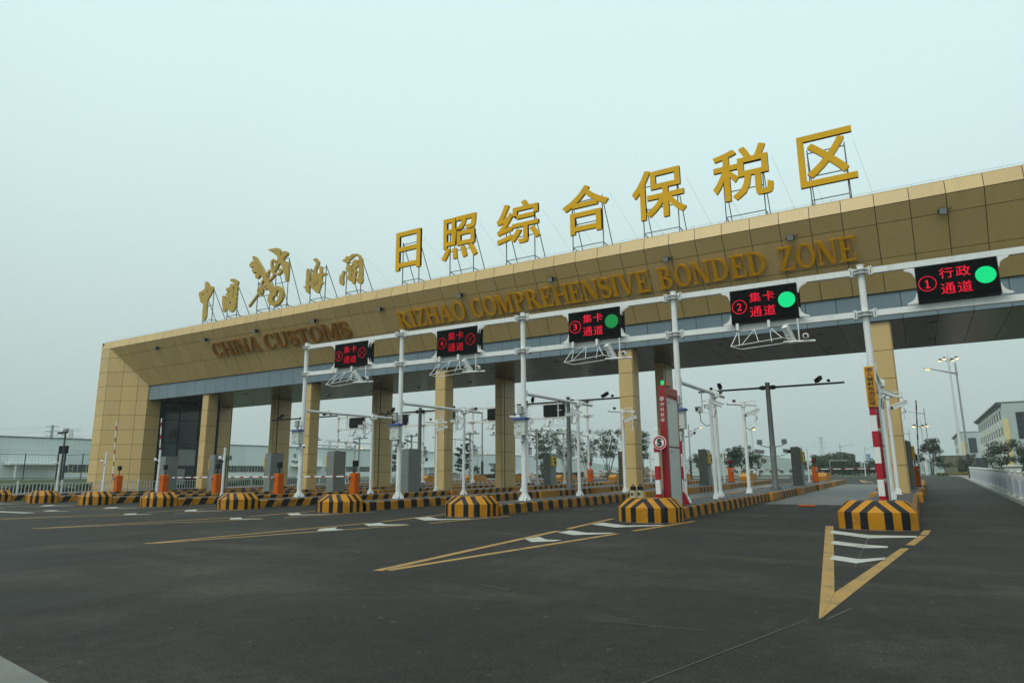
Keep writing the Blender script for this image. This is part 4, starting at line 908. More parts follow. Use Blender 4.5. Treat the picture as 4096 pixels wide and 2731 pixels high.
def corner_brackets(t):
    for sx in (-1, 1):
        for sz, z in ((1, 0.01), (-1, SH-0.01)): put('corner_bracket', GUS[(sx, sz)], t, (sx*(SW/2+0.005), 0.05, z))
def ring2(mb, cx, cz, r, w_, y, n=40, mi=0):
    L = [(cx+r*math.cos(2*math.pi*i/n), y, cz+r*math.sin(2*math.pi*i/n)) for i in range(n)]; Q = [(cx+(r-w_)*math.cos(2*math.pi*i/n), y, cz+(r-w_)*math.sin(2*math.pi*i/n)) for i in range(n)]
    mb.add(L+Q, [(i, (i+1) % n, n+(i+1) % n, n+i)[::-1] for i in range(n)], mi)
SIGNX = {1: 1.47, 2: -3.74, 3: -9.68, 4: -15.87, 5: -21.84}
for n_, x in SIGNX.items():
    st_ = 'a red crossed circle' if n_ > 3 else 'a green disc'
    t = thing('lane_sign', 'black LED lane sign numbered %d with red characters and %s' % (n_, st_), 'lane sign', (x, 21.94, 6.15+sag(x)), 0, 'LED lane signs on the front gantry')
    if n_ == 1: t.scale = (0.95, 1, 0.95); t.location.z += 0.035
    put('sign_housing', hous_me, t); corner_brackets(t)
    red = M['led_red'] if n_ < 3 else M['led_red_dim'] if n_ > 3 else M['led_red']
    mb = MB(); top = '行政' if n_ == 1 else '集卡'
    for ch, a in ((top[0], -0.42), (top[1], 0.0)): text_into(mb, ch, a, a+0.36, 0.65, 0.97, -0.012, 0.006, 0.0)
    for ch, a in (('通', -0.42), ('道', 0.0)): text_into(mb, ch, a, a+0.36, 0.17, 0.50, -0.012, 0.006, 0.0)
    ring2(mb, -0.745, 0.55, 0.235, 0.020, -0.010)
    if n_ == 1:
        mb.box(-0.765, -0.727, -0.012, -0.006, 0.43, 0.67); mb.box(-0.80, -0.766, -0.0115, -0.006, 0.605, 0.64); mb.box(-0.81, -0.68, -0.011, -0.006, 0.41, 0.44)
    else: text_into(mb, str(n_), -0.815, -0.675, 0.43, 0.67, -0.012, 0.006, 0.004)
    mb.put('lettering', red, t)
    mb = MB()
    if n_ <= 3:
        mb.add([(0.71+0.255*math.cos(2*math.pi*i/40), -0.010, 0.60+0.255*math.sin(2*math.pi*i/40)) for i in range(40)], [tuple(range(40))])
        mb.put('signal_disc', M['led_green'] if n_ < 3 else M['led_green_dim'], t)
    else:
        ring2(mb, 0.71, 0.58, 0.235, 0.020, -0.010)
        for sx in (-1, 1): mb.bar((0.71-sx*0.15, -0.011, 0.43), (0.71+sx*0.15, -0.011, 0.73), 0.014, 0.004)
        mb.put('signal_cross', M['led_red_dim'], t)
for i in range(5):
    x = (RX[i]+RX[i+1])/2-0.2
    t = thing('lane_sign', 'black back of an unlit lane sign on the rear gantry, %s' % ('leftmost', 'second from left', 'middle', 'fourth from left', 'rightmost')[i], 'lane sign', (x, RY+0.22, 6.15+g(RY)), math.pi, 'LED lane signs on the rear gantry')
    put('sign_housing', hous_me, t); corner_brackets(t)

# ------------------------------------------------------------------ small cameras and lamps
def cam_housing(mb, p, d, L=0.42, w_=0.13, h=0.13, mi=0, li=1):
    """boxy outdoor camera with sun hood pointing along d from p"""
    p, d = Vector(p), Vector(d).normalized(); a = Vector((0, 0, 1)); e = d.cross(a).normalized(); u_ = e.cross(d)
    def bx(l0, l1, x0, x1, z0, z1, m):
        v = [p+d*l+e*x+u_*z for l in (l0, l1) for x, z in ((x0, z0), (x1, z0), (x1, z1), (x0, z1))]
        mb.add(v, [(0, 1, 2, 3), (7, 6, 5, 4), (0, 4, 5, 1), (1, 5, 6, 2), (2, 6, 7, 3), (3, 7, 4, 0)], m)
    bx(-L*0.45, L*0.5, -w_/2, w_/2, -h/2, h/2, mi); bx(-L*0.5, L*0.62, -w_*0.6, w_*0.6, h/2+0.004, h/2+0.02, mi)
    bx(L*0.501, L*0.51, -w_*0.36, w_*0.36, -h*0.36, h*0.36, li)
    mb.cyl(p-u_*h*0.5, p-u_*(h*0.5+0.08), 0.022, None, 8, mi)
CL = [M['white'], M['lens'], M['black']]
# truss and camera hanging under each front sign
def bracket(with_cam=True):
    t = thing('camera_bracket', 'white tubular truss with a camera hanging under lane sign', 'camera bracket', (0, 0, 0))
    mb = MB(); r_ = 0.013
    A, B = (-1.0, -0.55, -0.62), (-0.72, -0.35, -0.70)
    mb.tube([(-0.85, 0.0, -0.02), A, (0.55, -0.55, -0.50)], r_, 7); mb.tube([A, B, (0.95, -0.35, -0.62)], r_, 7)
    mb.tube([(0.12, 0.0, -0.02), (0.55, -0.55, -0.50), (0.95, -0.40, -0.60)], r_, 7)
    for x in (-0.85, 0.12): mb.tube([(x, 0.02, -0.02), (x+0.10, -0.45, -0.58)], r_*0.8, 6); mb.box(x-0.04, x+0.04, -0.12, 0.12, -0.03, 0.20)
    mb.tube([(-0.35, 0.0, -0.03), (-0.15, -0.55, -0.55)], r_*0.8, 6); mb.tube([(-0.35, 0.0, -0.03), (-0.65, -0.55, -0.58)], r_*0.8, 6)
    mb.bar((-0.85, 0, -0.03), (0.12, 0, -0.03), 0.022); mb.put('truss', M['white'], t)
    mb = MB(); mb.cyl((0.97, -0.05, 0.16), (0.97, -0.05, -0.55), 0.022, None, 10); mb.cyl((0.55, -0.40, -0.62), (1.42, -0.05, -0.60), 0.036, None, 12); mb.put('hanger', M['white'], t)
    mb = MB(); cam_housing(mb, (0.70, -0.30, -0.36), (0.18, 0.45, -0.62), 0.62, 0.17, 0.15); mb.put('camera', CL, t)
    mb = MB(); mb.bbox(1.10, 1.26, -0.28, -0.12, -0.53, -0.38, 0.03, 0); mb.box(1.13, 1.23, -0.285, -0.279, -0.50, -0.41, 1); mb.put('flash_lamp', CL, t)
    return t
br = bracket(); br.location = (SIGNX[2], 22.0, 5.95+sag(SIGNX[2])); br['label'] = 'white truss with a camera hanging under lane sign 2'; br['group'] = 'camera brackets under the lane signs'
for n_ in (3, 4, 5): dup(br, (SIGNX[n_], 22.0, 5.95+sag(SIGNX[n_])), 0, 'white truss with a camera hanging under lane sign %d' % n_)
for i in range(5):
    x = (RX[i]+RX[i+1])/2-0.2; dup(br, (x, RY-0.06, 5.95+g(RY)), math.pi, 'white truss hanging under the %s black sign back on the rear gantry' % ('leftmost', 'second', 'third', 'fourth', 'rightmost')[i])

# ------------------------------------------------------------------ equipment boxes on the gantry poles
def eqbox():
    t = thing('equipment_box', '', 'equipment box', (0, 0, 0), 0, 'pale boxes with blue roofs strapped to gantry poles')
    mb = MB(); mb.bbox(-0.24, 0.24, -0.25, 0.02, 0, 0.60, 0.012, 0); mb.box(-0.20, -0.155, -0.254, -0.249, 0.47, 0.52, 1)
    for z, wd in ((0.335, 0.14), (0.075, 0.2)): mb.box(0.02-wd/2-0.02, 0.02+wd/2-0.02, -0.254, -0.249, z, z+0.022, 2)
    mb.box(-0.215, -0.19, -0.258, -0.249, 0.28, 0.33, 2)
    for z in (0.1, 0.5): mb.box(0.239, 0.246, -0.20, -0.16, z, z+0.05, 2)
    mb.put('cabinet', [M['box'], M['redband'], M['darkgrey']], t)
    mb = MB(); v = [(-0.30, -0.34, 0.605), (0.30, -0.34, 0.605), (0.30, 0.06, 0.605), (-0.30, 0.06, 0.605), (-0.26, -0.27, 0.68), (0.26, -0.27, 0.68), (0.26, 0.05, 0.68), (-0.26, 0.05, 0.68)]
    mb.add(v, [(3, 2, 1, 0), (4, 5, 6, 7), (0, 1, 5, 4), (1, 2, 6, 5), (2, 3, 7, 6), (3, 0, 4, 7)]); mb.put('roof', M['blueroof'], t)
    mb = MB(); mb.bbox(-0.11, 0.09, -0.22, -0.06, 0.80, 1.12, 0.02, 0); mb.cyl((0, -0.12, 0.68), (0, -0.12, 0.80), 0.05, None, 8, 0)
    for z in (0.86, 1.02): mb.cyl((-0.1, -0.10, z), (0.14, 0.02, z), 0.008, None, 5, 1)
    mb.put('upper_box', [M['galv'], M['rubber']], t)
    mb = MB(); mb.tube([(0.1, -0.05, 0.02), (0.16, -0.10, -0.15), (0.06, -0.14, -0.30), (-0.02, -0.10, -0.22)], 0.012, 6); mb.put('cable', M['rubber'], t)
    mb = MB(); cam_housing(mb, (0.40, -0.05, -0.12), (0.75, -0.45, -0.25), 0.26, 0.10, 0.09); mb.cyl((0.12, 0.1, -0.26), (0.40, -0.05, -0.22), 0.02, None, 6, 0); mb.put('camera', CL, t)
    return t
eb = eqbox(); eb.location = (GX[1]+0.02, 22.05, 2.78); eb['label'] = 'pale box with a blue roof on the second gantry pole from the left'
dup(eb, (GX[0]-0.05, 22.05, 2.78), 0, 'pale box with a blue roof on the leftmost front gantry pole')
dup(eb, (GX[2]+0.02, 22.05, 2.74), 0, 'pale box with a blue roof on the third gantry pole from the left')
dup(eb, (GX[3]+0.02, 22.05, 2.74), 0, 'pale box with a blue roof behind the red detector frame')
for i in (1, 2, 3, 4, 5): dup(eb, (RX[i], RY+0.15, 2.8+g(RY)), math.pi, 'pale box with a blue roof on the %s rear gantry pole' % ('leftmost', 'second', 'third', 'fourth', 'fifth', 'rightmost')[i])
# ------------------------------------------------------------------ long camera arms: gantry pole back to an arm pole
def camera_arm(name='arm_camera_pole'):
    """origin at the arm pole's foot; the arm runs forward (-y) to the gantry pole"""
    t = thing(name, '', 'camera pole', (0, 0, 0), 0, 'white poles holding the long camera arms')
    mb = MB(); mb.cyl((0, 0, 0), (0, 0, 4.2), 0.074, 0.066, 16, 0); mb.cyl((0, 0, 4.2), (0, 0, 4.23), 0.08, None, 16, 0); base_plate(mb, 0, 0, 0, 0.075, 0.9); mb.put('pole', WB, t)
    mb = MB(); mb.cyl((0, -4.72, 4.02), (0, 1.5, 4.08), 0.065, None, 12); mb.cyl((0, 1.5, 4.08), (0, 1.53, 4.08), 0.07, None, 12)
    mb.box(-0.13, 0.13, -4.74, -4.70, 3.90, 4.14); mb.put('arm', M['white'], t)
    mb = MB()
    for s_ in (-1, 1): mb.box(-0.16, 0.16, s_*0.15-0.012, s_*0.15+0.012, 3.93, 4.17)
    mb.cyl((0, 0, 3.90), (0, 0, 3.93), 0.16, None, 14); mb.put('clamp', M['white'], t)
    for y, z in ((-1.9, 0.75), (-0.55, 0.95)): mb = MB(); mb.cyl((0, y, 4.05), (0, y, 4.05-z), 0.028, None, 8); mb.cyl((-0.05, y, 4.05-z*0.6), (0.16, y, 4.05-z*0.6), 0.02, None, 6); mb.put('drop_rod', M['white'], t)
    mb = MB(); cam_housing(mb, (0.20, -0.65, 3.62), (0.55, 0.3, -0.25), 0.5, 0.14, 0.13); mb.put('camera', CL, t)
    mb = MB(); cam_housing(mb, (-0.06, -0.80, 3.50), (-0.7, -0.4, -0.05), 0.28, 0.13, 0.13, 0, 1); mb.put('camera', CL, t)
    mb = MB(); mb.bbox(-0.08, 0.08, 0.95, 1.10, 4.17, 4.31, 0.03, 0); mb.cyl((0, 1.02, 4.1), (0, 1.02, 4.18), 0.02, None, 6, 0); mb.put('flash_lamp', [M['darkgrey']], t)
    mb = MB(); mb.tube([(0.05, -0.75, 3.45), (-0.02, -0.65, 3.15), (0.03, -0.35, 3.1), (0.05, -0.1, 3.4)], 0.012, 6); mb.put('cable', M['rubber'], t)
    return t
AY = 27.0
ca = camera_arm(); ca.location = (GX[3]-0.02, AY, zi(AY)); ca['label'] = 'white arm pole with long camera arm on the island behind the red detector frame'
for i, lab in ((0, 'leftmost of the row nearest the camera'), (1, 'second from the left of the nearest row'), (2, 'third from the left of the nearest row'), (4, 'behind the amber warning sign')): dup(ca, (GX[i], AY, zi(AY)), 0, 'white arm pole with a long camera arm, '+lab)
AR = 49.2
for i in range(6):
    o = dup(ca, (RX[i], AR, zi(AR)), math.pi, 'white arm pole with a long camera arm to the rear gantry, %s of its row' % ('leftmost', 'second', 'third', 'fourth', 'fifth', 'rightmost')[i])
    if i < 3: plinth(o, 0, 0)
# ------------------------------------------------------------------ shorter camera poles
def camera_pole():
    t = thing('camera_pole', '', 'camera pole', (0, 0, 0), 0, 'short white camera poles')
    mb = MB(); mb.cyl((0, 0, 0), (0, 0, 4.0), 0.078, 0.070, 16, 0); base_plate(mb, 0, 0, 0, 0.078, 0.9); mb.put('pole', WB, t)
    mb = MB(); mb.cyl((-0.62, -0.35, 4.05), (0.55, 0.25, 3.98), 0.055, None, 12, 0); mb.cyl((-0.625, -0.353, 4.05), (-0.64, -0.36, 4.05), 0.045, None, 10, 1)
    mb.tube([(-0.05, 0, 4.12), (0.55, -0.1, 4.16), (0.55, -0.1, 3.0)], 0.022, 8, 0); mb.cyl((0, 0, 3.9), (0, 0, 4.14), 0.11, None, 14, 0); mb.put('cross_arm', [M['white'], M['lens']], t)
    mb = MB(); cam_housing(mb, (0.42, -0.05, 3.62), (-0.70, -0.45, -0.32), 0.72, 0.16, 0.15); mb.tube([(0.55, -0.1, 3.5), (0.62, -0.1, 3.3), (0.45, -0.1, 3.25)], 0.012, 6, 2); mb.put('camera', CL, t)
    mb = MB(); mb.bbox(-0.42, -0.28, -0.27, -0.13, 4.12, 4.24, 0.03); mb.put('flash_lamp', M['darkgrey'], t)
    return t
PY = 32.0
cp = camera_pole(); cp.location = (-6.72, PY, zi(PY)); cp['label'] = 'short white camera pole just left of the rightmost dark T shaped mast'
for x, lab in ((-12.68, 'standing before the tan column under lane sign 3'), (-24.5, 'standing left of the tan column under lane sign 4'), (-0.85, 'just left of the rightmost tan column'), (-18.6, 'fourth of its row from the right')): dup(cp, (x, PY, zi(PY)), 0, 'short white camera pole, '+lab)
P2 = 44.3
for i, (x, P2) in enumerate(((-24.5, 44.3), (-30.6, 44.3), (-36.2, 43.8), (-41.9, 43.6), (-47.2, 43.2))): dup(cp, (x, P2, zi(P2)), math.pi, 'short white camera pole of the row behind the columns, %s' % ('rightmost', 'second from the right', 'middle', 'second from the left', 'leftmost')[i])
# thin pole with black camera beside the arm pole on the second island
t = thing('camera_pole', 'thin white pole with a black dome camera beside the arm pole', 'camera pole', (-6.60, 25.7, zi(25.7)))
mb = MB(); mb.cyl((0, 0, 0), (0, 0, 3.75), 0.07, 0.065, 12, 0); base_plate(mb, 0, 0, 0, 0.07, 0.8); mb.put('pole', WB, t)
mb = MB(); cam_housing(mb, (-0.42, -0.1, 3.35), (-0.4, -0.9, 0.0), 0.26, 0.18, 0.18, 0, 1); mb.bar((-0.42, -0.05, 3.25), (0, 0, 3.2), 0.03, None, 0); mb.tube([(-0.42, 0, 3.25), (-0.40, 0, 2.9), (-0.2, 0, 2.72), (0, 0, 2.78)], 0.014, 6, 2); mb.put('camera', CL, t)
# ------------------------------------------------------------------ grey T masts between the columns
def tmast():
    t = thing('t_mast', '', 'camera mast', (0, 0, 0), 0, 'dark grey T shaped camera masts')
    mb = MB(); mb.cyl((0, 0, 0), (0, 0, 5.6), 0.15, 0.12, 18, 0); mb.cyl((0, 0, 5.6), (0, 0, 5.63), 0.13, None, 18, 0); base_plate(mb, 0, 0, 0, 0.15, 1.0); mb.put('pole', [M['mast'], M['rubber']], t)
    mb = MB()
    for s_ in (-1, 1):
        mb.cyl((s_*0.42, 0, 5.36), (s_*3.75, 0, 5.36), 0.055, 0.05, 12)
        v0 = s_*0.10; mb.cyl((v0, 0, 5.36), (s_*0.30, 0, 5.36), 0.10, 0.13, 12); mb.cyl((s_*0.30, 0, 5.36), (s_*0.45, 0, 5.36), 0.13, 0.06, 12)
    mb.put('crossbar', M['darkgrey'], t)
    for s_ in (-1, 1):
        mb = MB(); cam_housing(mb, (s_*2.55, -0.02, 5.60), (-s_*0.35, -0.8, -0.45), 0.55, 0.17, 0.16); mb.put('camera', [M['darkgrey'], M['lens'], M['black']], t)
        mb = MB(); mb.bbox(s_*3.02-0.08, s_*3.02+0.08, -0.12, 0.08, 5.44, 5.58, 0.04); mb.put('flash_lamp', M['darkgrey'], t)
    mb = MB()
    for z in (1.75, 2.25): mb.tube([(-0.62, -0.1, z+0.05), (-0.3, -0.05, z-0.05), (0.3, -0.05, z-0.05), (0.62, -0.1, z+0.05)], 0.022, 8); mb.cyl((0, 0, z-0.08), (0, 0, z-0.02), 0.17, None, 14)
    mb.cyl((0, 0, 1.66), (0, 0, 2.24), 0.16, None, 14); mb.put('lamp_arm', M['galv'], t)
    for s_ in (-1, 1):
        mb = MB(); mb.bbox(s_*0.62-0.13, s_*0.62+0.13, -0.18, -0.06, 2.32, 2.58, 0.02, 0); mb.box(s_*0.62-0.10, s_*0.62+0.10, -0.186, -0.179, 2.35, 2.55, 1); mb.put('lamp', [M['galv'], M['lamp_glass']], t)
        mb = MB(); cam_housing(mb, (s_*0.70, -0.05, 1.95), (s_*0.55, -0.75, -0.12) if s_ > 0 else (0.8, 0.25, -0.1), 0.5, 0.18, 0.17); mb.put('camera', [M['mast'], M['lens'], M['black']], t)
    return t
TY = 37.8
tm = tmast(); tm.location = (-6.58, TY, zi(TY)); tm['label'] = 'dark grey T shaped camera mast, rightmost, clear against the sky'
for x, lab in ((-18.6, 'behind the black sign back right of centre'), (-30.5, 'behind the grey kiosk in the middle'), (-41.6, 'leftmost of its row')): dup(tm, (x, TY if x > -40 else 36.9, zi(TY)), 0, 'dark grey T shaped camera mast, '+lab)
# ------------------------------------------------------------------ kiosks
def kiosk():
    """entry kiosk: reader on the +x side; narrow end towards the camera"""
    t = thing('card_kiosk', '', 'kiosk', (0, 0, 0), 0, 'tall grey card reader kiosks')
    mb = MB(); n = 6
    P = [(-0.30, 0), (0.30, 0), (0.30, 2.22)]+[(0.14+0.16*math.cos(math.pi/2*i/n), 2.22+0.16*math.sin(math.pi/2*i/n)) for i in range(1, n)]+[(0.14, 2.38), (-0.30, 2.38)]
    mb.prism(P[::-1], lambda a, b, d: (a, d, b), -0.48, 0.48, 0)
    mb.box(-0.33, 0.33, -0.51, 0.51, 0, 0.07, 0)
    for z in (0.55, 0.98): 
        for i in range(6): mb.box(-0.14, 0.14, -0.486, -0.479, z+i*0.035, z+i*0.035+0.015, 1)
    for i in range(3): mb.cyl((-0.2+i*0.15, 0.2-i*0.2, 2.38), (-0.2+i*0.15, 0.2-i*0.2, 2.43), 0.022, None, 8, 1)
    mb.put('cabinet', [M['kiosk'], M['black']], t)
    for sy in (-1, 1):
        mb = MB()
        mb.box(-0.27, 0.27, sy*0.484-0.004, sy*0.484+0.004, 0.12, 0.84, 0); mb.box(-0.27, 0.27, sy*0.484-0.004, sy*0.484+0.004, 0.87, 2.30, 0)
        for z in (0.25, 1.1, 2.0): mb.cyl((0.25, sy*0.485, z), (0.25, sy*0.50, z), 0.022, None, 8, 1)
        for z in (0.95, 2.05): mb.box(-0.2, -0.15, sy*0.492-0.012, sy*0.492+0.012, z, z+0.13, 2)
        mb.put('door', [M['kiosk'], M['rubber'], M['galv']], t)
    mb = MB(); mb.bbox(0.28, 0.42, -0.45, 0.45, 1.40, 2.10, 0.02, 0); mb.box(0.421, 0.43, -0.2, 0.2, 1.88, 2.0, 1); mb.box(0.42, 0.45, 0.02, 0.22, 1.55, 1.80, 1); mb.box(0.421, 0.427, -0.2, -0.02, 1.55, 1.78, 2)
    mb.put('reader_panel', [M['yellow_reader'], M['black'], M['cream']], t)
    return t
KY = 46.9
kk = kiosk(); kk.location = (-6.72, KY, zi(KY)); kk['label'] = 'tall dark grey kiosk with yellow reader, second from the right, behind the T mast'
for x, y, lab in ((-12.68, 46.9, 'third from the right, left of the two thin white poles'), (-18.5, 46.7, 'half hidden by the tan column under lane sign 3'), (-24.45, 46.2, 'with its yellow reader turned to us, near the bare trees'), (-0.55, 40.2, 'rightmost, beside the rightmost tan column')): dup(kk, (x, y, zi(y)), 0, 'tall dark grey kiosk, '+lab)
K2 = 29.6
for x, y, lab in ((-24.55, K2, 'standing left of the tan column under lane sign 4'), (-30.1, 29.4, 'behind the raised camera box and orange gate in the middle'), (-35.55, 29.3, 'before the dark tan rear column left of centre'), (-41.1, 29.2, 'with a grey side arm at its top'), (-46.4, 29.0, 'leftmost, before the dark glazing')): 
    o = dup(kk, (x, y, zi(y)), math.pi, 'tall light grey kiosk, '+lab)
    if x == -41.1:
        mb = MB(); mb.bbox(-1.05, -0.31, -0.30, 0.30, 2.02, 2.34, 0.02); mb.put('side_arm', M['kiosk'], o)
# ------------------------------------------------------------------ barrier gates
gb = MB(); gb.bbox(-0.19, 0.19, -0.20, 0.20, 0.0, 1.10, 0.025, 0); gb.box(-0.21, 0.21, -0.22, 0.22, 0, 0.03, 1); gb.cyl((0.1, -0.205, 0.72), (0.1, -0.215, 0.72), 0.02, None, 8, 1); gb.box(-0.15, 0.15, -0.206, -0.2, 0.1, 0.62, 0)
cab_me = gb.mesh('cabinet', [M['orange'], M['rubber']])
bb = MB(); bb.bbox(0.0, 3.75, -0.022, 0.022, -0.034, 0.034, 0.008, 0); boom_me = bb.mesh('boom', M['boom'])
hb2 = MB(); hb2.cyl((0, -0.20, 0), (0, 0.20, 0), 0.075, None, 12); hub_me = hb2.mesh('hub', M['galv'])
sb2 = MB(); sb2.cyl((0, 0, 1.10), (0, 0, 1.42), 0.028, None, 8); stem_me = sb2.mesh('stem', M['black'])
hd = MB(); hd.bbox(-0.15, 0.15, -0.06, 0.08, 1.42, 1.72, 0.015); head_me = hd.mesh('signal_head', M['black'])
xb = MB()
for s_ in (-1, 1): xb.bar((-0.09*s_, -0.068, 1.48), (0.09*s_, -0.068, 1.66), 0.04, 0.01)
cross_me = xb.mesh('red_cross', M['led_red'])
def gate(x, y, rz, side, up, cross, lab):
    t = thing('barrier_gate', lab, 'barrier gate', (x, y, zi(y)), rz, 'orange barrier gates')
    put('cabinet', cab_me, t); put('hub', hub_me, t, (0.17*side, -0.13, 0.90))
    o = put('boom', boom_me, t, (0.17*side, -0.30, 0.93), (0, -R(86) if up else 0, 0))
    if side < 0: o.rotation_euler = (0, -R(86) if up else 0, math.pi)
    put('stem', stem_me, t); h = put('signal_head', head_me, t)
    if cross: put('red_cross', cross_me, h)
    return t
for x, up, lab in ((-6.6, 0, 'orange gate with red cross and lowered boom, rightmost of those in line with the kiosks'), (-12.62, 0, 'orange gate with red cross, seen between the white poles'), (-18.45, 0, 'orange gate with red cross, left of the red detector frame'), (-24.6, 0, 'orange gate with red cross, left of the tan column under lane sign 3')):
    gate(x, 54.0, 0, 1, up, True, lab)
gate(-0.2, 43.2, 0, 1, 1, False, 'orange gate with a raised red and white boom beside the rightmost column')
for x, y, up, lab in ((-24.55, 25.3, 0, 'orange gate with lowered boom, rightmost of the near row'), (-30.1, 25.2, 0, 'orange gate with lowered boom right of the leftmost front gantry pole base'), (-35.6, 25.3, 0, 'orange gate with lowered boom before the tan column with dark glazing'), (-41.0, 25.4, 1, 'orange gate with its boom raised before the dark glazing'), (-46.4, 25.5, 1, 'orange gate with its boom raised, leftmost, before the pylon')):
    o = gate(x, y, 0, -1, up, False, lab)
# thin white posts with a small camera
dp = MB(); dp.cyl((0, 0, 0), (0, 0, 2.45), 0.062, 0.055, 12, 0); base_plate(dp, 0, 0, 0, 0.06, 0.6)
post_me = dp.mesh('post', WB)
dc = MB(); dc.ball((-0.20, -0.12, 1.92), 0.075, 10, 0, 1.2); dc.cyl((0, 0, 1.88), (-0.2, -0.12, 1.88), 0.022, None, 6, 0); dc.box(-0.03, 0.03, -0.075, -0.05, 1.7, 1.76, 1); cam_me = dc.mesh('camera', CL)
for x, y, lab in ((-30.75, 22.2, 'beside the fifth end block from the right'), (-36.05, 21.95, 'in front of the raised boom and dark glazing'), (-41.5, 21.95, 'in front of the pylon'), (-46.9, 21.97, 'leftmost, before the white railing'),
                  (-6.95, 53.4, 'behind the rightmost red cross signal'), (-13.0, 53.4, 'behind the red cross between the poles'), (-18.9, 53.4, 'left of the red detector frame')):
    t = thing('camera_post', 'thin white post with a small camera, '+lab, 'camera post', (x, y, zi(y)), math.pi if y > 50 else 0, 'thin white camera posts')
    put('post', post_me, t); put('camera', cam_me, t)

# ------------------------------------------------------------------ radiation detector frames and their guard posts
def detector(x, y, lab):
    t = thing('detector_frame', lab, 'detector frame', (x, y, zi(y)), 0, 'red detector frames')
    H = 3.58
    mb = MB(); mb.bbox(-0.095, 0.085, -0.52, -0.36, 0, H, 0.012); mb.bbox(-0.095, 0.085, 0.62, 0.78, 0, H-0.02, 0.012); mb.bbox(-0.095, 0.085, -0.36, 0.62, H-0.28, H-0.02, 0.012); mb.box(-0.095, 0.05, -0.36, 0.62, 0, H-0.28)
    mb.put('frame', M['red'], t)
    for z0, z1 in ((0.02, 1.72), (1.76, H-0.38)):
        mb = MB(); mb.bbox(0.051, 0.105, -0.33, 0.60, z0, z1, 0.012, 0); mb.box(0.1055, 0.109, -0.28, -0.20, z1-0.16, z1-0.11, 1); mb.box(0.1055, 0.108, -0.18, -0.06, z1-0.15, z1-0.12, 2)
        mb.box(0.1055, 0.108, -0.30, 0.57, z1-0.065, z1-0.055, 2); mb.put('detector_panel', [M['panelgrey'], M['redband'], M['galv']], t)
    mb = MB(); ring2(mb, -0.005, H-0.40, 0.062, 0.016, -0.526, 28); mb.box(-0.013, 0.003, -0.527, -0.523, H-0.46, H-0.34)
    for s_ in (-1, 1): mb.bar((-0.005+s_*0.04, -0.525, H-0.40), (-0.005+s_*0.016, -0.525, H-0.375), 0.012, 0.004); mb.bar((-0.005+s_*0.04, -0.525, H-0.40), (-0.005+s_*0.016, -0.525, H-0.425), 0.012, 0.004)
    for i, ch in enumerate('中科核安'): text_into(mb, ch, -0.063, 0.053, H-0.63-i*0.155, H-0.515-i*0.155, -0.53, 0.006, 0.0)
    mb.put('lettering', M['text_white'], t)
    lt = MB(); lt.bbox(-0.07, 0.06, -0.45, 0.12, H, H+0.025, 0.005, 0)
    lt.cyl((-0.01, -0.38, H+0.02), (-0.01, -0.38, H+0.16), 0.055, 0.048, 12, 1); lt.cyl((-0.01, -0.18, H+0.02), (-0.01, -0.18, H+0.16), 0.06, 0.05, 12, 2); lt.cyl((-0.01, 0.02, H+0.02), (-0.01, 0.02, H+0.16), 0.06, 0.05, 12, 3)
    lt.put('signal_lamps', [M['black'], M['led_green'], M['lamp_red_off'], M['lamp_amber_off']], t)
    return t
detector(-6.43, 19.98, 'tall red frame with two pale panels and small green lamp on top')
dt = detector(-0.83, 20.1, 'tall red detector frame seen edge on behind the striped post and amber sign'); dt.scale = (1, 1, 0.93)
def guard_post(x, y, lab, H=2.25):
    t = thing('guard_post', lab, 'guard post', (x, y, zi(y)), 0, 'red and white banded posts')
    mb = MB(); mb.bbox(-0.073, 0.073, -0.06, 0.06, 0, H, 0.015, 0); mb.put('post', M['postband'], t)
    mb = MB()
    for z in (0.75, 2.0): mb.box(0.074, 0.135, -0.03, 0.03, z, z+0.05); mb.box(0.10, 0.125, -0.012, 0.012, z-0.05, z)
    mb.put('bracket', M['galv'], t); return t
guard_post(-6.60, 19.25, 'red and white banded post holding the round 5 sign', 2.28)
gp = guard_post(-6.52, 21.25, 'red and white banded post right behind the pale detector panels', 2.28)
mb = MB(); mb.add([(0.05, -0.06, 0), (0.22, -0.06, 0), (0.22, -0.06, 0.05), (0.087, -0.06, 0.35), (0.05, 0.06, 0), (0.22, 0.06, 0), (0.22, 0.06, 0.05), (0.087, 0.06, 0.35)], [(0, 1, 2, 3), (7, 6, 5, 4), (1, 5, 6, 2), (2, 6, 7, 3), (0, 4, 5, 1)]); mb.put('brace', M['red'], gp)
guard_post(-0.87, 19.3, 'red and white banded post below the amber warning sign', 2.75)
# round speed sign
t = thing('speed_sign', 'round white sign with a red ring and black figure 5', 'speed sign', (-6.47, 19.14, 2.19))
mb = MB(); mb.cyl((0, 0.02, 0), (0, 0.0, 0), 0.205, None, 40, 0, True, False); ring2(mb, 0, 0, 0.186, 0.045, -0.004, 40, 1); mb.put('plate', [M['whiteband'], M['redband']], t)
mb = MB(); text_into(mb, '5', -0.075, 0.075, -0.11, 0.11, -0.009, 0.006, 0.06); mb.put('figure', M['text_black'], t)
# amber warning sign
t = thing('warning_sign', 'tall narrow amber sign with eight black characters in a column', 'sign', (-0.845, 19.2, 2.92))
mb = MB(); mb.bbox(-0.115, 0.115, 0, 0.05, 0, 1.04, 0.008, 0); mb.box(-0.10, 0.10, -0.003, 0.002, 0.018, 1.022, 1)
mb.put('plate', [M['gold'], M['sign_yellow']], t)
mb = MB()
for i, ch in enumerate('进入辐射检测区域'): text_into(mb, ch, -0.074, 0.074, 0.90-i*0.123, 1.008-i*0.123, -0.008, 0.004, 0.012)
mb.put('lettering', M['text_black'], t)
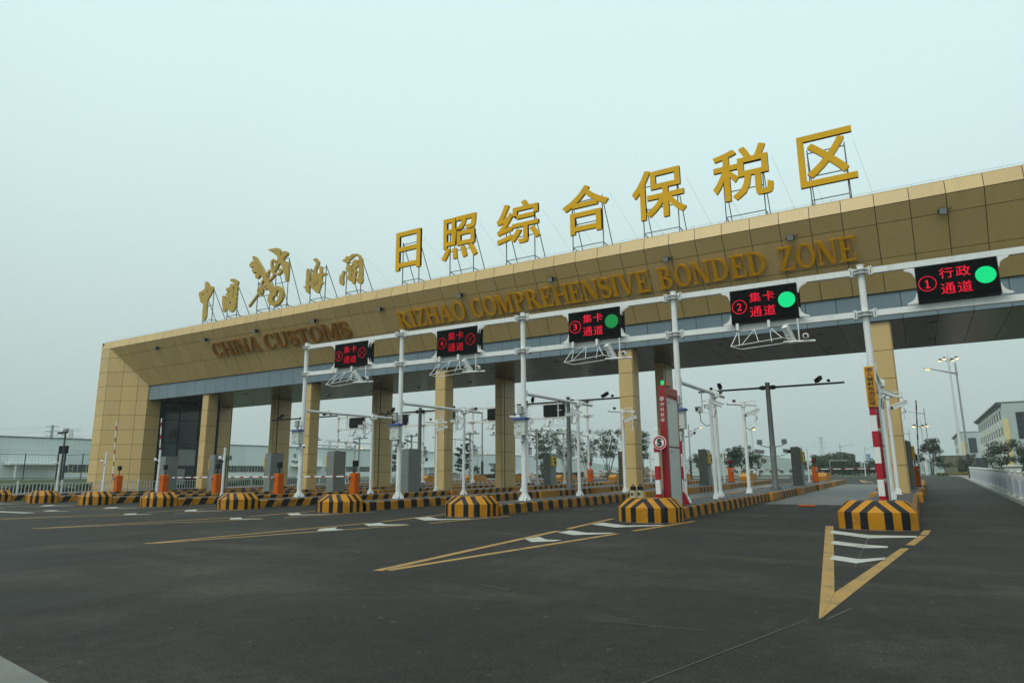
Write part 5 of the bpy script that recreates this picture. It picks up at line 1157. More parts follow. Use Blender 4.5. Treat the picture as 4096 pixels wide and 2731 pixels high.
# two little black and cream parking locks left on the end block
for x, y, lab in ((-7.02, 18.3, 'left of a pair'), (-6.86, 18.42, 'right of a pair')):
    t = thing('parking_lock', 'small cream and black marker with ring handle on end block, '+lab, 'parking marker', (x, y, 0.635), R(-14), 'pair of cream and black markers')
    mb = MB(); mb.prism([(-0.085, 0), (0.085, 0), (0.062, 0.20), (-0.062, 0.20)], lambda a, b, d: (a, d, b), 0.07, -0.07); mb.put('body', M['cream'], t)
    mb = MB(); mb.prism([(-0.064, 0.20), (0.064, 0.20), (0.05, 0.31), (-0.05, 0.31)], lambda a, b, d: (a, d, b), 0.06, -0.06); n = 10
    mb.tube([(0.038*math.cos(math.pi*i/n), 0, 0.31+0.055*math.sin(math.pi*i/n)) for i in range(n+1)], 0.012, 6); mb.put('handle', M['black'], t)
    mb = MB(); ring2(mb, 0, 0.10, 0.055, 0.012, -0.073, 24); mb.add([(0.035*math.cos(2*math.pi*i/20), -0.073, 0.10+0.035*math.sin(2*math.pi*i/20)) for i in range(20)], [tuple(range(20))]); mb.put('emblem', M['text_black'], t)
mb = MB(); mb.bbox(-0.30, 0.28, -0.07, 0.07, 0, 0.05, 0.015); o = mb.put('ground_bar', M['orange'], None, (-3.8, 28.0, g(28)+0.004), (0, 0, R(4))); tag(o, 'low red-orange bar lying on the road at the edge of the pale slab', 'road bar')
# ------------------------------------------------------------------ vegetation
def leafcloud(mb, centres, n, r, size, rnd, flat=0.75, mi=0):
    for i in range(n):
        c = centres[rnd.randrange(len(centres))]
        while True:
            d = Vector((rnd.uniform(-1, 1), rnd.uniform(-1, 1), rnd.uniform(-1, 1)))
            if d.length < 1: break
        rr = c[3]*r
        p = Vector(c[:3])+Vector((d.x*rr, d.y*rr, d.z*rr*flat))
        a = Vector((rnd.gauss(0, 1), rnd.gauss(0, 1), rnd.gauss(0, 0.6))).normalized(); b = a.cross(Vector((rnd.gauss(0, 1), rnd.gauss(0, 1), rnd.gauss(0, 1)))).normalized()
        s_ = size*rnd.uniform(0.6, 1.3)
        mb.add([p-a*s_, p-b*s_*0.45, p+a*s_, p+b*s_*0.45], [(0, 1, 2, 3)], mi)
def vase_tree(seed, h, spread, nl, size=0.15):
    """several bare stems fanning up, leaves thin and mostly high"""
    rnd = random.Random(seed); tk = MB(); cr = MB(); cen = []
    for i in range(7):
        a = 2*math.pi*i/7+rnd.uniform(-.4, .4); p = Vector((0.15*math.cos(a), 0.15*math.sin(a), 0)); rad = 0.07
        tilt = rnd.uniform(0.12, 0.55)*spread
        for s_ in range(6):
            q = p+Vector((math.cos(a)*tilt*(0.6+0.2*s_), math.sin(a)*tilt*(0.6+0.2*s_), h/6.6))+Vector((rnd.uniform(-.12, .12), rnd.uniform(-.12, .12), 0))
            tk.cyl(p, q, rad, rad*0.75, 6, 0, False); p = q; rad *= 0.74
            if s_ >= 2:
                for b in range(3):
                    e = p+Vector((rnd.uniform(-.8, .8), rnd.uniform(-.8, .8), rnd.uniform(0.2, 0.9)))*(0.6+0.12*h/6)
                    tk.cyl(p, e, rad*0.5, 0.008, 4, 0, False); cen.append((e.x, e.y, e.z, rnd.uniform(0.35, 0.62)))
                    if rnd.random() < 0.5:
                        e2 = e+Vector((rnd.uniform(-.5, .5), rnd.uniform(-.5, .5), rnd.uniform(.1, .5))); tk.cyl(e, e2, 0.012, 0.006, 4, 0, False); cen.append((e2.x, e2.y, e2.z, rnd.uniform(0.25, 0.5)))
    for k in range(3):      # planting props
        a = 2.1*k+0.3; tk.cyl((1.3*math.cos(a), 1.3*math.sin(a), 0), (0.15*math.cos(a), 0.15*math.sin(a), 1.9), 0.03, None, 5, 0, False)
    leafcloud(cr, cen, nl, 1.0, size, rnd, 0.8)
    return tk.mesh('trunk', M['bark']), cr
def round_tree(seed, h, w_, nl, size=0.16, trunk=0.35):
    rnd = random.Random(seed); tk = MB(); cr = MB(); cen = []
    p = Vector((0, 0, 0)); q = Vector((rnd.uniform(-.15, .15), 0, h*trunk)); tk.cyl(p, q, 0.11, 0.08, 8, 0, False)
    for i in range(11):
        a = rnd.uniform(0, 6.28); rr = w_*rnd.uniform(0.2, 1.0); e = Vector((math.cos(a)*rr, math.sin(a)*rr, h*rnd.uniform(0.42, 0.92))); m = q.lerp(e, 0.5)+Vector((0, 0, -0.1*h*0.3))
        tk.cyl(q, m, 0.05, 0.035, 5, 0, False); tk.cyl(m, e, 0.035, 0.01, 5, 0, False)
        for k in range(3): cen.append((e.x+rnd.uniform(-.3, .3)*w_, e.y+rnd.uniform(-.3, .3)*w_, min(h, e.z+rnd.uniform(-.12, .12)*h), rnd.uniform(0.28, 0.55)*w_*0.75))
    leafcloud(cr, cen, nl, 1.0, size, rnd, 0.7)
    return tk.mesh('trunk', M['bark']), cr
def pine_tree(seed, h, nl):
    rnd = random.Random(seed); tk = MB(); cr = MB(); cen = []
    tk.cyl((0, 0, 0), (0.1, 0.05, h*0.96), 0.13, 0.03, 8, 0, False)
    for i in range(22):
        z = h*(0.20+0.76*i/22); a = i*2.4+rnd.uniform(-.4, .4); L = (1.0-0.62*(i/22))*2.1*rnd.uniform(0.55, 1.1)
        e = Vector((math.cos(a)*L, math.sin(a)*L, z+0.25*L)); tk.cyl((0.05, 0, z), e, 0.035, 0.012, 5, 0, False)
        for k in range(3): t = 0.55+0.25*k; cen.append((e.x*t, e.y*t, z+0.25*L*t+0.08, rnd.uniform(0.24, 0.42)))
    for k in range(3): a = 2.1*k+0.5; tk.cyl((1.5*math.cos(a), 1.5*math.sin(a), 0), (0.1*math.cos(a), 0.1*math.sin(a), 2.1), 0.035, None, 5, 0, False)
    leafcloud(cr, cen, nl, 1.0, 0.15, rnd, 0.6)
    return tk.mesh('trunk', M['bark']), cr
def plant(kind, lab, cat, loc, meshes, mat, sc_=1.0, rz=0.0, group=None):
    t = thing(kind, lab, cat, loc, rz, group); t.scale = (sc_, sc_, sc_)
    tk, cr = meshes; put('trunk', tk, t); put('crown', cr, t); return t
def fin(tc, mat): return tc[0], tc[1].mesh('crown', mat)
VA = fin(vase_tree(3, 6.4, 0.55, 2100), M['leaf']); VB = fin(vase_tree(11, 6.6, 0.75, 1500), M['leaf']); VC = fin(vase_tree(23, 6.2, 0.6, 1700), M['leaf'])
gz = g(92)-0.02
GT = 'young trees beyond the rear kerb'
plant('tree', 'young multi stemmed tree with a dense green top, left of the yellow reader kiosk', 'tree', (-49.9, 92, gz), VA, None, 1.06, 0.4, GT)
plant('tree', 'young multi stemmed tree with sparse leaves behind the grey T mast', 'tree', (-47.3, 95, gz), VB, None, 1.10, 2.0, GT)
plant('tree', 'young multi stemmed tree with a fan of bare stems in the open centre bay', 'tree', (-38.2, 90, gz), VC, None, 1.07, 1.0, GT)
plant('tree', 'young multi stemmed tree just right of the tan column under lane sign 3', 'tree', (-33.9, 92, gz), VA, None, 0.98, 3.3, GT)
plant('tree', 'sparse young tree right of the grey T mast, half hidden by poles', 'tree', (-44.6, 97, gz), VC, None, 0.9, 5.1, GT)
PA = fin(pine_tree(5, 5.6, 2600), M['leaf_pine']); PB = fin(pine_tree(9, 6.4, 2800), M['leaf_pine'])
plant('pine_tree', 'dark propped pine right of the tan column under lane sign 4', 'pine tree', (-56.3, 80, g(80)), PA, None, 0.95, 0.5, 'dark pines')
plant('pine_tree', 'dark propped pine behind the front gantry pole and grey kiosk', 'pine tree', (-72.8, 85, g(85)), PB, None, 0.98, 2.2, 'dark pines')
RA = fin(round_tree(4, 4.4, 1.9, 1500), M['leaf']); RB_ = fin(round_tree(14, 4.2, 1.7, 1500), M['leaf_dark']); RC = fin(round_tree(31, 3.6, 1.6, 1100), M['leaf'])
GR = 'round topped young trees in the distance'
for i, (x, y, s_, lab) in enumerate(((-26.2, 112, 0.95, 'leftmost of the clump between the two white poles'), (-24.0, 110, 1.12, 'middle of the clump left of the white camera pole'), (-21.4, 110, 1.05, 'right of the clump beside the white camera pole'), (-29.6, 108, 0.8, 'behind the lamp post left of the grey kiosk'),
                                    (-83, 130, 0.75, 'alone in the haze between the two columns'), (-90, 132, 0.75, 'left of the lone one in the haze'), (-64, 118, 0.7, 'low, right of the rear column'))):
    plant('tree', 'young round topped tree, '+lab, 'tree', (x, y, g(y)), (RA, RB_, RC)[i % 3], None, s_, i*1.3, GR)
for i in range(9):
    x = -19.6+1.55*i; plant('tree', 'dark tree in the row behind the low mesh fence, %s in the row' % ('first', 'second', 'third', 'fourth', 'fifth', 'sixth', 'seventh', 'eighth', 'last')[i], 'tree', (x+0.4*math.sin(i*2.3), 150+2*math.sin(i), g(150)), (RB_, RA, RC)[i % 3], None, 0.72+0.16*math.sin(i*1.7), i*1.1, 'row of dark trees right of centre')
for i in range(7):
    x = -40.5+2.2*i; plant('shrub', 'small hazy shrub along the far water edge, %s of seven' % ('first', 'second', 'third', 'fourth', 'fifth', 'sixth', 'last')[i], 'shrub', (x, 178, g(150)), RC, None, 0.42+0.06*math.sin(i*2), i, 'small shrubs along the far edge')
plant('tree', 'leafy green tree left of the brown wall, right of the rightmost column', 'tree', (1.75, 122, g(122)), fin(round_tree(77, 5.4, 1.8, 1900), M['leaf_dark']), None, 1.0, 0, None)
plant('tree', 'small dark tree left of the brown wall beside the lamp post', 'tree', (3.6, 133, g(133)), RB_, None, 0.75, 0.3, None)
SA = fin(round_tree(51, 4.0, 2.3, 2600, 0.14, 0.12), M['leaf_dark']); SB = fin(round_tree(52, 3.8, 1.7, 1500, 0.14, 0.2), M['leaf'])
plant('shrub', 'large dark bush with feathery top behind the white patterned fence', 'shrub', (8.7, 99, g(99)), SA, None, 0.98, 0, None)
plant('shrub', 'paler upright bush right of the large dark one behind the fence', 'shrub', (11.3, 100, g(99)), SB, None, 1.1, 1, None)
plant('shrub', 'thin reddish tipped bush at the right edge of the photo', 'shrub', (12.9, 104, g(99)), SB, None, 0.95, 2.5, None)
plant('shrub', 'thin young tree before the far office block', 'shrub', (6.4, 128, g(120)), SB, None, 0.9, 4.0, None)
def hedge(lab, x0, x1, y0, y1, h, mat, n, zb, cat='hedge', grp=None, size=0.11):
    rnd = random.Random(int(abs(x0*7+y0))); mb = MB()
    t = thing('hedge', lab, cat, ((x0+x1)/2, (y0+y1)/2, zb), 0, grp); cx, cy = (x0+x1)/2, (y0+y1)/2
    for i in range(n):
        x, y = rnd.uniform(x0, x1)-cx, rnd.uniform(y0, y1)-cy; zz = h*(0.82+0.22*math.sin(x*0.9+y*1.3)*math.sin(x*0.37+1))*rnd.random()**0.45
        a = Vector((rnd.gauss(0, 1), rnd.gauss(0, 1), rnd.gauss(0, .6))).normalized(); b = a.cross(Vector((rnd.gauss(0, 1), rnd.gauss(0, 1), rnd.gauss(0, 1)))).normalized(); s_ = size*rnd.uniform(.6, 1.4); p = Vector((x, y, zz))
        mb.add([p-a*s_, p-b*s_*.5, p+a*s_, p+b*s_*.5], [(0, 1, 2, 3)])
    mb.put('foliage', mat, t); return t
hedge('dark purple brown hedge along the grass behind the lanes', -82, -43, 96.5, 98, 1.0, M['leaf_purple'], 9000, g(97), size=0.16)
hedge('clipped green hedge behind the white railing on the left', -61.8, -60.2, 20, 31.5, 0.85, M['leaf_hedge'], 5000, 0.0)
hedge('clipped green hedge seen under the canopy behind the white railing', -61.0, -59.4, 42.5, 78, 0.85, M['leaf_hedge'], 9000, 0.2)
hedge('yellow green flowering strip before the boulders', -41, -34, 92, 93.4, 0.62, M['leaf_gold'], 2200, g(92))
hedge('low dark shrubs among the boulders', -44, -30, 94, 95.5, 1.0, M['leaf_dark'], 3600, g(94))
hedge('yellow green strip in front of the brown wall', 2.2, 7.6, 123, 124.5, 0.55, M['leaf_gold'], 2200, g(123))
hedge('dark rounded shrub mass before the brown wall', 5.2, 8.2, 126, 128, 1.5, M['leaf_dark'], 2200, g(126))
hedge('dark mounded shrubs right behind the white patterned fence', 7.2, 12.5, 92, 95, 1.35, M['leaf_dark'], 4200, g(92))
hedge('yellow green strip at the right edge behind the fence', 9.3, 13.5, 88, 90, 0.75, M['leaf_gold'], 1800, g(88))
hedge('soft green hazy thicket behind the rightmost kiosk gate', -22, -13, 175, 182, 5.2, M['leaf_far'], 5200, g(150), 'thicket', None, 0.30)
hedge('long dark hazy thicket below the row of dark trees', -17, 0, 152, 154, 1.6, M['leaf_dark'], 4200, g(150), 'thicket', None, 0.2)
# boulders
def boulder(seed):
    rnd = random.Random(seed); mb = MB(); mb.ball((0, 0, 0.35), 1.0, 9, 0, 0.7); mb.s = [False]*len(mb.s)
    ks = {}
    mb.v = [tuple(Vector(q)*ks.setdefault((round(q[0], 3), round(q[1], 3), round(q[2], 3)), rnd.uniform(0.72, 1.2))) for q in mb.v]; return mb.mesh('boulder', M['rock'])
B1, B2 = boulder(3), boulder(8)
for i, (x, y, sx, sz, lab) in enumerate(((-53.2, 93, 1.1, 1.0, 'left of the kiosk with the yellow reader'), (-51.6, 92.5, 0.9, 0.6, 'low one left of the yellow reader kiosk'), (-42.4, 92.8, 1.2, 1.7, 'tall one right of the red cross gate'), (-40.6, 92.8, 1.3, 0.8, 'broad one under the lowered boom'), (-34.2, 93.2, 1.5, 1.7, 'big one beside the tan column under lane sign 3'), (-32.6, 93, 1.5, 1.2, 'right of the tan column, behind the orange gate'))):
    o = put('boulder', (B1, B2)[i % 2], None, (x, y, g(y)), (0, 0, i*1.1)); o.scale = (sx, sx*0.7, sz); tag(o, 'tan landscape boulder, '+lab, 'boulder', 'tan boulders in the planting')

# ------------------------------------------------------------------ warehouse on the left, facing the lanes
XW = -168.0
t = thing('warehouse', 'long pale sheet clad warehouse with a low strip of windows on the far left', 'warehouse', (XW, 140, g(90)))
def wput(mb, name, mat, parent=None):
    mb.v = [(a-XW, b-140, c-g(90)) for a, b, c in mb.v]; return mb.put(name, mat, parent or t)
Y0, Y1, ZW = 20, 330, 10.0
mb = MB(); panels(mb, (XW, Y0, 4.3), (0, 1, 0), (0, 0, 1), rng(0, Y1-Y0, 6.0), [0, ZW-4.3], None, 0.02, 0.02); wput(mb, 'upper_wall', [M['warehouse'], M['trim']])
mb = MB(); mb.box(XW-0.2, XW-0.02, Y0, Y1, 0.0, 4.28); wput(mb, 'lower_wall', M['warehouse_lower'])
mb = MB(); mb.box(XW-40, XW+0.25, Y0, Y1, ZW, ZW+0.22); wput(mb, 'roof', M['trim'])
for y0 in (79.6, 91.6, 103.6, 115.6, 127.6):
    mb = MB(); mb.box(XW-0.02, XW+0.02, y0, y0+11.98, 2.5, 4.25); wo = wput(mb, 'window', M['winglass'])
    mb = MB()
    for i in range(12):
        y = y0+i; mb.box(XW+0.02, XW+0.09, y-0.05, y+0.05, 2.5, 4.25)
        if i % 3 == 1: mb.box(XW+0.02, XW+0.10, y, y+1, 3.25, 3.35); mb.box(XW+0.02, XW+0.10, y, y+1, 2.5, 2.6); mb.box(XW+0.02, XW+0.10, y+0.93, y+1.03, 2.5, 3.35)
    mb.box(XW+0.02, XW+0.10, y0, y0+11.98, 2.42, 2.5); wput(mb, 'frame', M['wcream'], wo)
for y0 in range(159, 205, 12):
    mb = MB(); mb.box(XW-0.02, XW+0.02, y0, y0+11.98, 2.5, 4.25); wo = wput(mb, 'window', M['winglass'])
    mb = MB()
    for i in range(12):
        y = y0+i; mb.box(XW+0.02, XW+0.09, y-0.05, y+0.05, 2.5, 4.25)
        if i % 3 == 1: mb.box(XW+0.02, XW+0.10, y, y+1, 3.25, 3.35); mb.box(XW+0.02, XW+0.10, y+0.93, y+1.03, 2.5, 3.35)
    wput(mb, 'frame', M['wcream'], wo)
for a, b in ((67.5, 79), (145, 158), (209, 222)):
    mb = MB(); mb.bbox(XW+0.02, XW+3.2, a, b, 4.05, 4.5, 0.05); mb.box(XW+2.6, XW+2.9, a+1.2, a+1.5, 0, 4.05); mb.box(XW+2.6, XW+2.9, b-1.5, b-1.2, 0, 4.05); wput(mb, 'entrance_canopy', M['warehouse_lower'])
    mb = MB(); mb.box(XW-0.02, XW+0.03, a+2.5, b-2.5, 0.2, 3.6); wput(mb, 'roller_door', M['warehouse'])
# ------------------------------------------------------------------ offices on the right
def office(lab, x, y, wd, ln, h, mats, ncol):
    t = thing('office_building', lab, 'office building', (x, y, g(120)))
    mb = MB(); mb.box(0.03, wd, 0.03, ln, 0, h-0.1); mb.put('core', M['office_grey'], t)
    mb = MB(); panels(mb, (0, ln, 0), (0, -1, 0), (0, 0, 1), rng(0, ln, 6.0), [0, 3.4, 6.8, 10.2, h], None, 0.04, 0.04); mb.put('side_wall', [M['office'], M['trim']], t)
    mb = MB(); panels(mb, (0, 0, 0), (1, 0, 0), (0, 0, 1), rng(0, wd, 3.4), [0, h], None, 0.03, 0.04); mb.put('end_wall', [M['office_grey'], M['trim']], t)
    mb = MB(); mb.box(-0.9, wd, 0.0, ln+0.6, h, h+0.35); mb.box(-0.5, 0, 0.1, ln, h-0.35, h); mb.put('roof', M['trim'], t)
    for i in range(ncol):
        y = 2.2+i*(ln-3.5)/ncol
        mb = MB(); mb.box(-0.085, 0, y-0.2, y+0.2, 0, h-0.36); mb.put('pilaster', M['pilaster'], t)
        for z in (1.2, 4.6, 8.0, 11.3):
            mb = MB(); yy = y+(ln-3.5)/ncol*0.32; ww = (ln-3.5)/ncol*0.40; mb.box(-0.055, 0.0, yy, yy+ww, z, z+1.75, 0); wn = mb.put('window', M['winglass'], t)
            mb = MB(); mb.box(-0.075, -0.056, yy, yy+ww, z+0.85, z+0.93); mb.box(-0.075, -0.056, yy+ww*0.5-0.04, yy+ww*0.5+0.04, z, z+1.75); mb.put('frame', M['wcream'], wn)
    mb = MB(); mb.box(-0.25, 0.75, -0.22, 0.6, 0, h-3.2); mb.put('corner_pilaster', M['pilaster'], t)
    for z0, z1 in ((0.3, 3.0), (3.8, 5.2), (7.0, 12.4)):
        mb = MB(); mb.box(2.1, 4.5, -0.055, 0.0, z0, z1); wn = mb.put('window', M['winglass'], t)
        mb = MB()
        for xx in (2.1, 3.3, 4.45): mb.box(xx-0.03, xx+0.03, -0.09, -0.056, z0, z1)
        z = z0
        while z < z1: mb.box(2.1, 4.5, -0.09, -0.056, z, z+0.05); z += 1.35
        mb.put('frame', M['trim'], wn)
    return t
office('large pale office block with yellow pilasters and rows of windows at the right edge', 15.9, 170, 24, 67, 14.3, None, 11)
office('smaller looking pale office block farther back, left of the large one', 14.3, 297, 26, 55, 14.4, None, 8)
mb = MB(); mb.box(3.7, 8.3, 138, 138.5, g(130), 3.75); mb.box(8.32, 9.9, 138.6, 139.0, g(130), 3.4, 1); mb.box(3.6, 8.4, 137.95, 138.55, 3.755, 3.86, 0)
o = mb.put('garden_wall', [M['wallbrown'], M['meshfence']]); tag(o, 'plain olive brown garden wall at the end of the right hand road', 'wall')

# ------------------------------------------------------------------ fences and railings
def mesh_fence(lab, p, q, n):
    p, q = Vector((*p, 0)), Vector((*q, 0)); L = (q-p).length; a = math.atan2(q.y-p.y, q.x-p.x)
    t = thing('mesh_fence', lab, 'fence', (p.x, p.y, 0.95), a)
    for i in range(n+1):
        x = L*i/n; mb = MB(); mb.cyl((x, 0, 0), (x, 0, 2.75), 0.10 if i % 2 == 0 else 0.05, None, 8)
        if i % 2 == 0: mb.cyl((x, 0, 2.72), (x+0.05, -0.35, 3.2), 0.06, 0.05, 8)
        mb.put('post', M['meshfence'], t)
    mb = MB()
    for z in (0.35, 2.65): mb.bar((0, 0, z), (L, 0, z), 0.05)
    x = 0.0
    while x < L: mb.cyl((x, 0, 0.35), (x, 0, 2.65), 0.005, None, 4, 0, False); x += 0.30
    z = 0.6
    while z < 2.6: mb.cyl((0, 0, z), (L, 0, z), 0.004, None, 4, 0, False); z += 0.30
    for z in (2.85, 3.0, 3.12): mb.cyl((0, -0.12, z), (L, -0.12, z), 0.006, None, 4, 0, False)
    mb.put('mesh_panel', M['meshfence'], t)
mesh_fence('dark mesh security fence with raking post tops, running back along the left', (-77.5, 18), (-76.4, 35.6), 6)
mesh_fence('dark mesh security fence meeting the tan pylon', (-75.9, 36.0), (-61.3, 37.5), 5)
def railing(lab, x, y0, y1, st_=2.9):
    t = thing('railing', lab, 'railing', (x, y0, g(y0)))
    n = int((y1-y0)/st_)
    for i in range(n+1):
        y = i*st_; z = g(y0+y)-g(y0)
        mb = MB(); mb.cyl((0, y, z), (0, y, z+1.02), 0.075, None, 10); mb.ball((0, y, z+1.05), 0.075, 8, 0, 0.7); mb.box(-0.14, 0.14, y-0.14, y+0.14, z, z+0.05); mb.put('post', M['railing'], t)
        if i == n: break
        mb = MB(); z2 = g(y0+y+st_)-g(y0)
        for h in (0.22, 0.90): mb.bar((0, y+0.05, z+h), (0, y+st_-0.05, z2+h), 0.05)
        for k in range(1, 12): yy = y+k*st_/12; mb.cyl((0, yy, z+0.22), (0, yy, z+0.90), 0.028, None, 6, 0, False)
        mb.put('railing_panel', M['railing'], t)
railing('white tubular railing along the left road, nearer stretch', -55.2, 17.5, 38.0)
railing('white tubular railing along the left road, seen under the canopy', -55.4, 40.2, 84.0)
# white patterned fence on the right
FP = [(3.16, 19.0), (3.33, 31.0), (3.96, 75.0)]
t = thing('patterned_fence', 'white fence with arched bluish panels and ball topped posts along the right pavement', 'fence', (3.16, 19, g(19)))
pts = []
for (xa, ya), (xb, yb) in zip(FP[:-1], FP[1:]):
    n = max(1, round((yb-ya)/2.6))
    pts += [(xa+(xb-xa)*i/n, ya+(yb-ya)*i/n) for i in range(n)]
pts.append(FP[-1])
for i, (x, y) in enumerate(pts):
    a, b, z = x-3.16, y-19, g(y)+0.13
    mb = MB(); mb.cyl((a, b, z), (a, b, z+0.97), 0.06, None, 10); mb.ball((a, b, z+1.04), 0.10, 10, 0, 0.75); mb.cyl((a, b, z+0.93), (a, b, z+0.97), 0.085, None, 10); mb.box(a-0.13, a+0.13, b-0.13, b+0.13, z-0.01, z+0.06)
    mb.put('post', M['railing'], t)
    if i == len(pts)-1: break
    x2, y2 = pts[i+1]; a2, b2, z2 = x2-3.16, y2-19, g(y2)+0.13
    mb = MB(); P = lambda s_, h: (a+(a2-a)*s_, b+(b2-b)*s_, z+(z2-z)*s_+h)
    for h in (0.16, 0.86): mb.bar(P(0.02, h), P(0.98, h), 0.05)
    arch = lambda s_: 0.28+0.46*math.sqrt(max(0.0, 1-((s_-0.5)/0.44)**2)) if 0.06 < s_ < 0.94 else 0.28
    for k in range(1, 40):          # slats: pale above the arch, bluish below it
        s_ = k/40; h = arch(s_)
        p0, p1, p2 = P(s_, 0.16), P(s_, h), P(s_, 0.86)
        mb.bar(p0, p1, 0.030, 0.020, 1); mb.bar(p1, p2, 0.058, 0.022, 0)
    mb.put('fence_panel', [M['railing'], M['railblue']], t)
t = thing('utility_box', 'small white metal cabinet standing behind the patterned fence', 'cabinet', (5.9, 62, g(62)))
mb = MB(); mb.bbox(-0.5, 0.5, -0.35, 0.35, 0, 1.25, 0.03); mb.put('cabinet', M['box'], t); mb = MB(); mb.bbox(-0.58, 0.58, -0.45, 0.45, 1.255, 1.36, 0.03); mb.put('lid', M['railing'], t)
t = thing('mesh_fence', 'low dark mesh fence along the far road right of centre', 'fence', (-20, 147, g(147)))
for i in range(9):
    mb = MB(); mb.cyl((i*2.6, 0, 0), (i*2.6, 0, 1.5), 0.05, None, 6); mb.put('post', M['meshfence'], t)
mb = MB(); mb.bar((0, 0, 1.45), (20.8, 0, 1.45), 0.05)
for i in range(70): mb.cyl((i*0.3, 0, 0.1), (i*0.3, 0, 1.45), 0.012, None, 4, 0, False)
mb.put('mesh_panel', M['meshfence'], t)

# ------------------------------------------------------------------ street lamps, masts, pylons, signs
def street_lamp(lab, x, y, h, side, reach, lit=True, dark=0.0):
    t = thing('street_lamp', lab, 'street lamp', (x, y, g(y)), 0, 'street lamps')
    mb = MB(); mb.cyl((0, 0, 0), (0, 0, h), 0.11, 0.075, 12, 0); mb.cyl((0, 0, 0), (0, 0, 2.4), 0.15, 0.14, 12, 1); mb.put('pole', [M['galv'], M['darkgrey']], t)
    k = h-1.0
    mb = MB(); mb.cyl((side*0.05, 0, k), (side*reach*0.75, 0, k+0.55), 0.11, 0.045, 10); mb.cyl((0, 0, k-0.12), (0, 0, k+0.14), 0.13, None, 12); mb.put('arm', M['galv'], t)
    mb = MB(); v = []
    for f_, w_, hh in ((0.70, 0.05, 0.05), (0.80, 0.13, 0.10), (0.95, 0.13, 0.09), (1.02, 0.04, 0.03)):
        c = Vector((side*reach*f_, 0, k+0.55+(f_-0.75)*0.35)); v += [c+Vector((0, -w_, -hh*0.3)), c+Vector((0, w_, -hh*0.3)), c+Vector((0, w_*0.7, hh)), c+Vector((0, -w_*0.7, hh))]
    mb.add(v, [(j*4+i, j*4+(i+1) % 4, j*4+4+(i+1) % 4, j*4+4+i) for j in range(3) for i in range(4)]+[(0, 1, 2, 3), (15, 14, 13, 12)]); hd_ = mb.put('lamp_head', M['galv'], t)
    mb = MB(); c0, c1 = Vector((side*reach*0.80, 0, k+0.545)), Vector((side*reach*0.96, 0, k+0.60)); mb.add([c0+Vector((0, -0.11, -0.02)), c0+Vector((0, 0.11, -0.02)), c1+Vector((0, 0.11, -0.02)), c1+Vector((0, -0.11, -0.02)), c0+Vector((0.05*side, -0.06, -0.09)), c0+Vector((0.05*side, 0.06, -0.09)), c1+Vector((-0.03*side, 0.06, -0.09)), c1+Vector((-0.03*side, -0.06, -0.09))],
        [(0, 1, 2, 3), (7, 6, 5, 4), (0, 4, 5, 1), (1, 5, 6, 2), (2, 6, 7, 3), (3, 7, 4, 0)]); mb.put('lamp_glass', M['lamp_warm'] if lit else M['lamp_glass'], hd_)
street_lamp('tall street lamp lit orange, nearest on the right beside the white fence', 4.0, 76.0, 11.05, -1, 2.6)
street_lamp('street lamp with curved arm behind the raised boom on the right', 1.85, 146, 12.2, -1, 3.6, False)
street_lamp('street lamp partly behind the raised boom, farther than the curved arm one', -1.3, 190, 10.6, -1, 3.4, False)
street_lamp('lit street lamp between the red frame and the grey kiosk', -24.8, 85, 6.9, 1, 1.8)
street_lamp('unlit street lamp between two tan columns in the centre bay, dark foot', -41.2, 62, 7.8, 1, 1.9, False)
street_lamp('lit street lamp in the haze right of the dark pine', -81.0, 120, 5.5, 1, 2.3)
street_lamp('lit street lamp before the warehouse, left of centre', -73.1, 75, 5.4, 1, 1.7)
for i, (x, y, h) in enumerate(((-17.7, 200, 8.3), (-14.2, 240, 8.6), (-10.5, 290, 9.6))): street_lamp('far hazy street lamp above the row of dark trees, %s of three' % ('left', 'middle', 'right')[i], x, y, h, 1, 3.4, False)
def high_mast(lab, x, y, h, n, r_, lit):
    t = thing('high_mast_lamp', lab, 'high mast lamp', (x, y, g(y)), 0.3, 'high mast lamps')
    mb = MB(); mb.cyl((0, 0, 0), (0, 0, h), 0.32, 0.14, 14); mb.put('mast', M['railing'], t)
    mb = MB(); k = 20; mb.tube([(r_*math.cos(2*math.pi*i/k), r_*math.sin(2*math.pi*i/k), h-0.1) for i in range(k+1)], 0.05, 6)
    for i in range(n): a = 2*math.pi*i/n; mb.bar((0, 0, h-0.6), (r_*math.cos(a), r_*math.sin(a), h-0.1), 0.06)
    mb.cyl((0, 0, h), (0, 0, h+2.2), 0.03, 0.01, 6); mb.put('crown_ring', M['galv'], t)
    for i in range(n):
        a = 2*math.pi*(i+0.5)/n; c = Vector((r_*1.1*math.cos(a), r_*1.1*math.sin(a), h-0.05)); mb = MB()
        mb.cyl(c+Vector((0, 0, 0.28)), c+Vector((0.12*math.cos(a), 0.12*math.sin(a), -0.10)), 0.16, 0.34, 12, 0); hd_ = mb.put('lamp_head', M['darkgrey'], t)
        mb = MB(); c2 = c+Vector((0.13*math.cos(a), 0.13*math.sin(a), -0.11)); mb.cyl(c2, c2+Vector((0.02*math.cos(a), 0.02*math.sin(a), -0.16)), 0.32, 0.22, 12, 0); mb.put('lamp_glass', M['lamp_white'] if lit else M['lamp_glass'], hd_)
high_mast('very tall white lamp mast with a lit ring of floodlights on the right', 6.9, 150, 21.7, 4, 1.25, True)
high_mast('lamp mast with two lit floodlights above the leafy tree on the right', 1.1, 150, 9.3, 3, 1.0, True)
high_mast('small lit lamp mast above the clump of trees right of centre', -32.2, 160, 10.6, 3, 0.9, True)
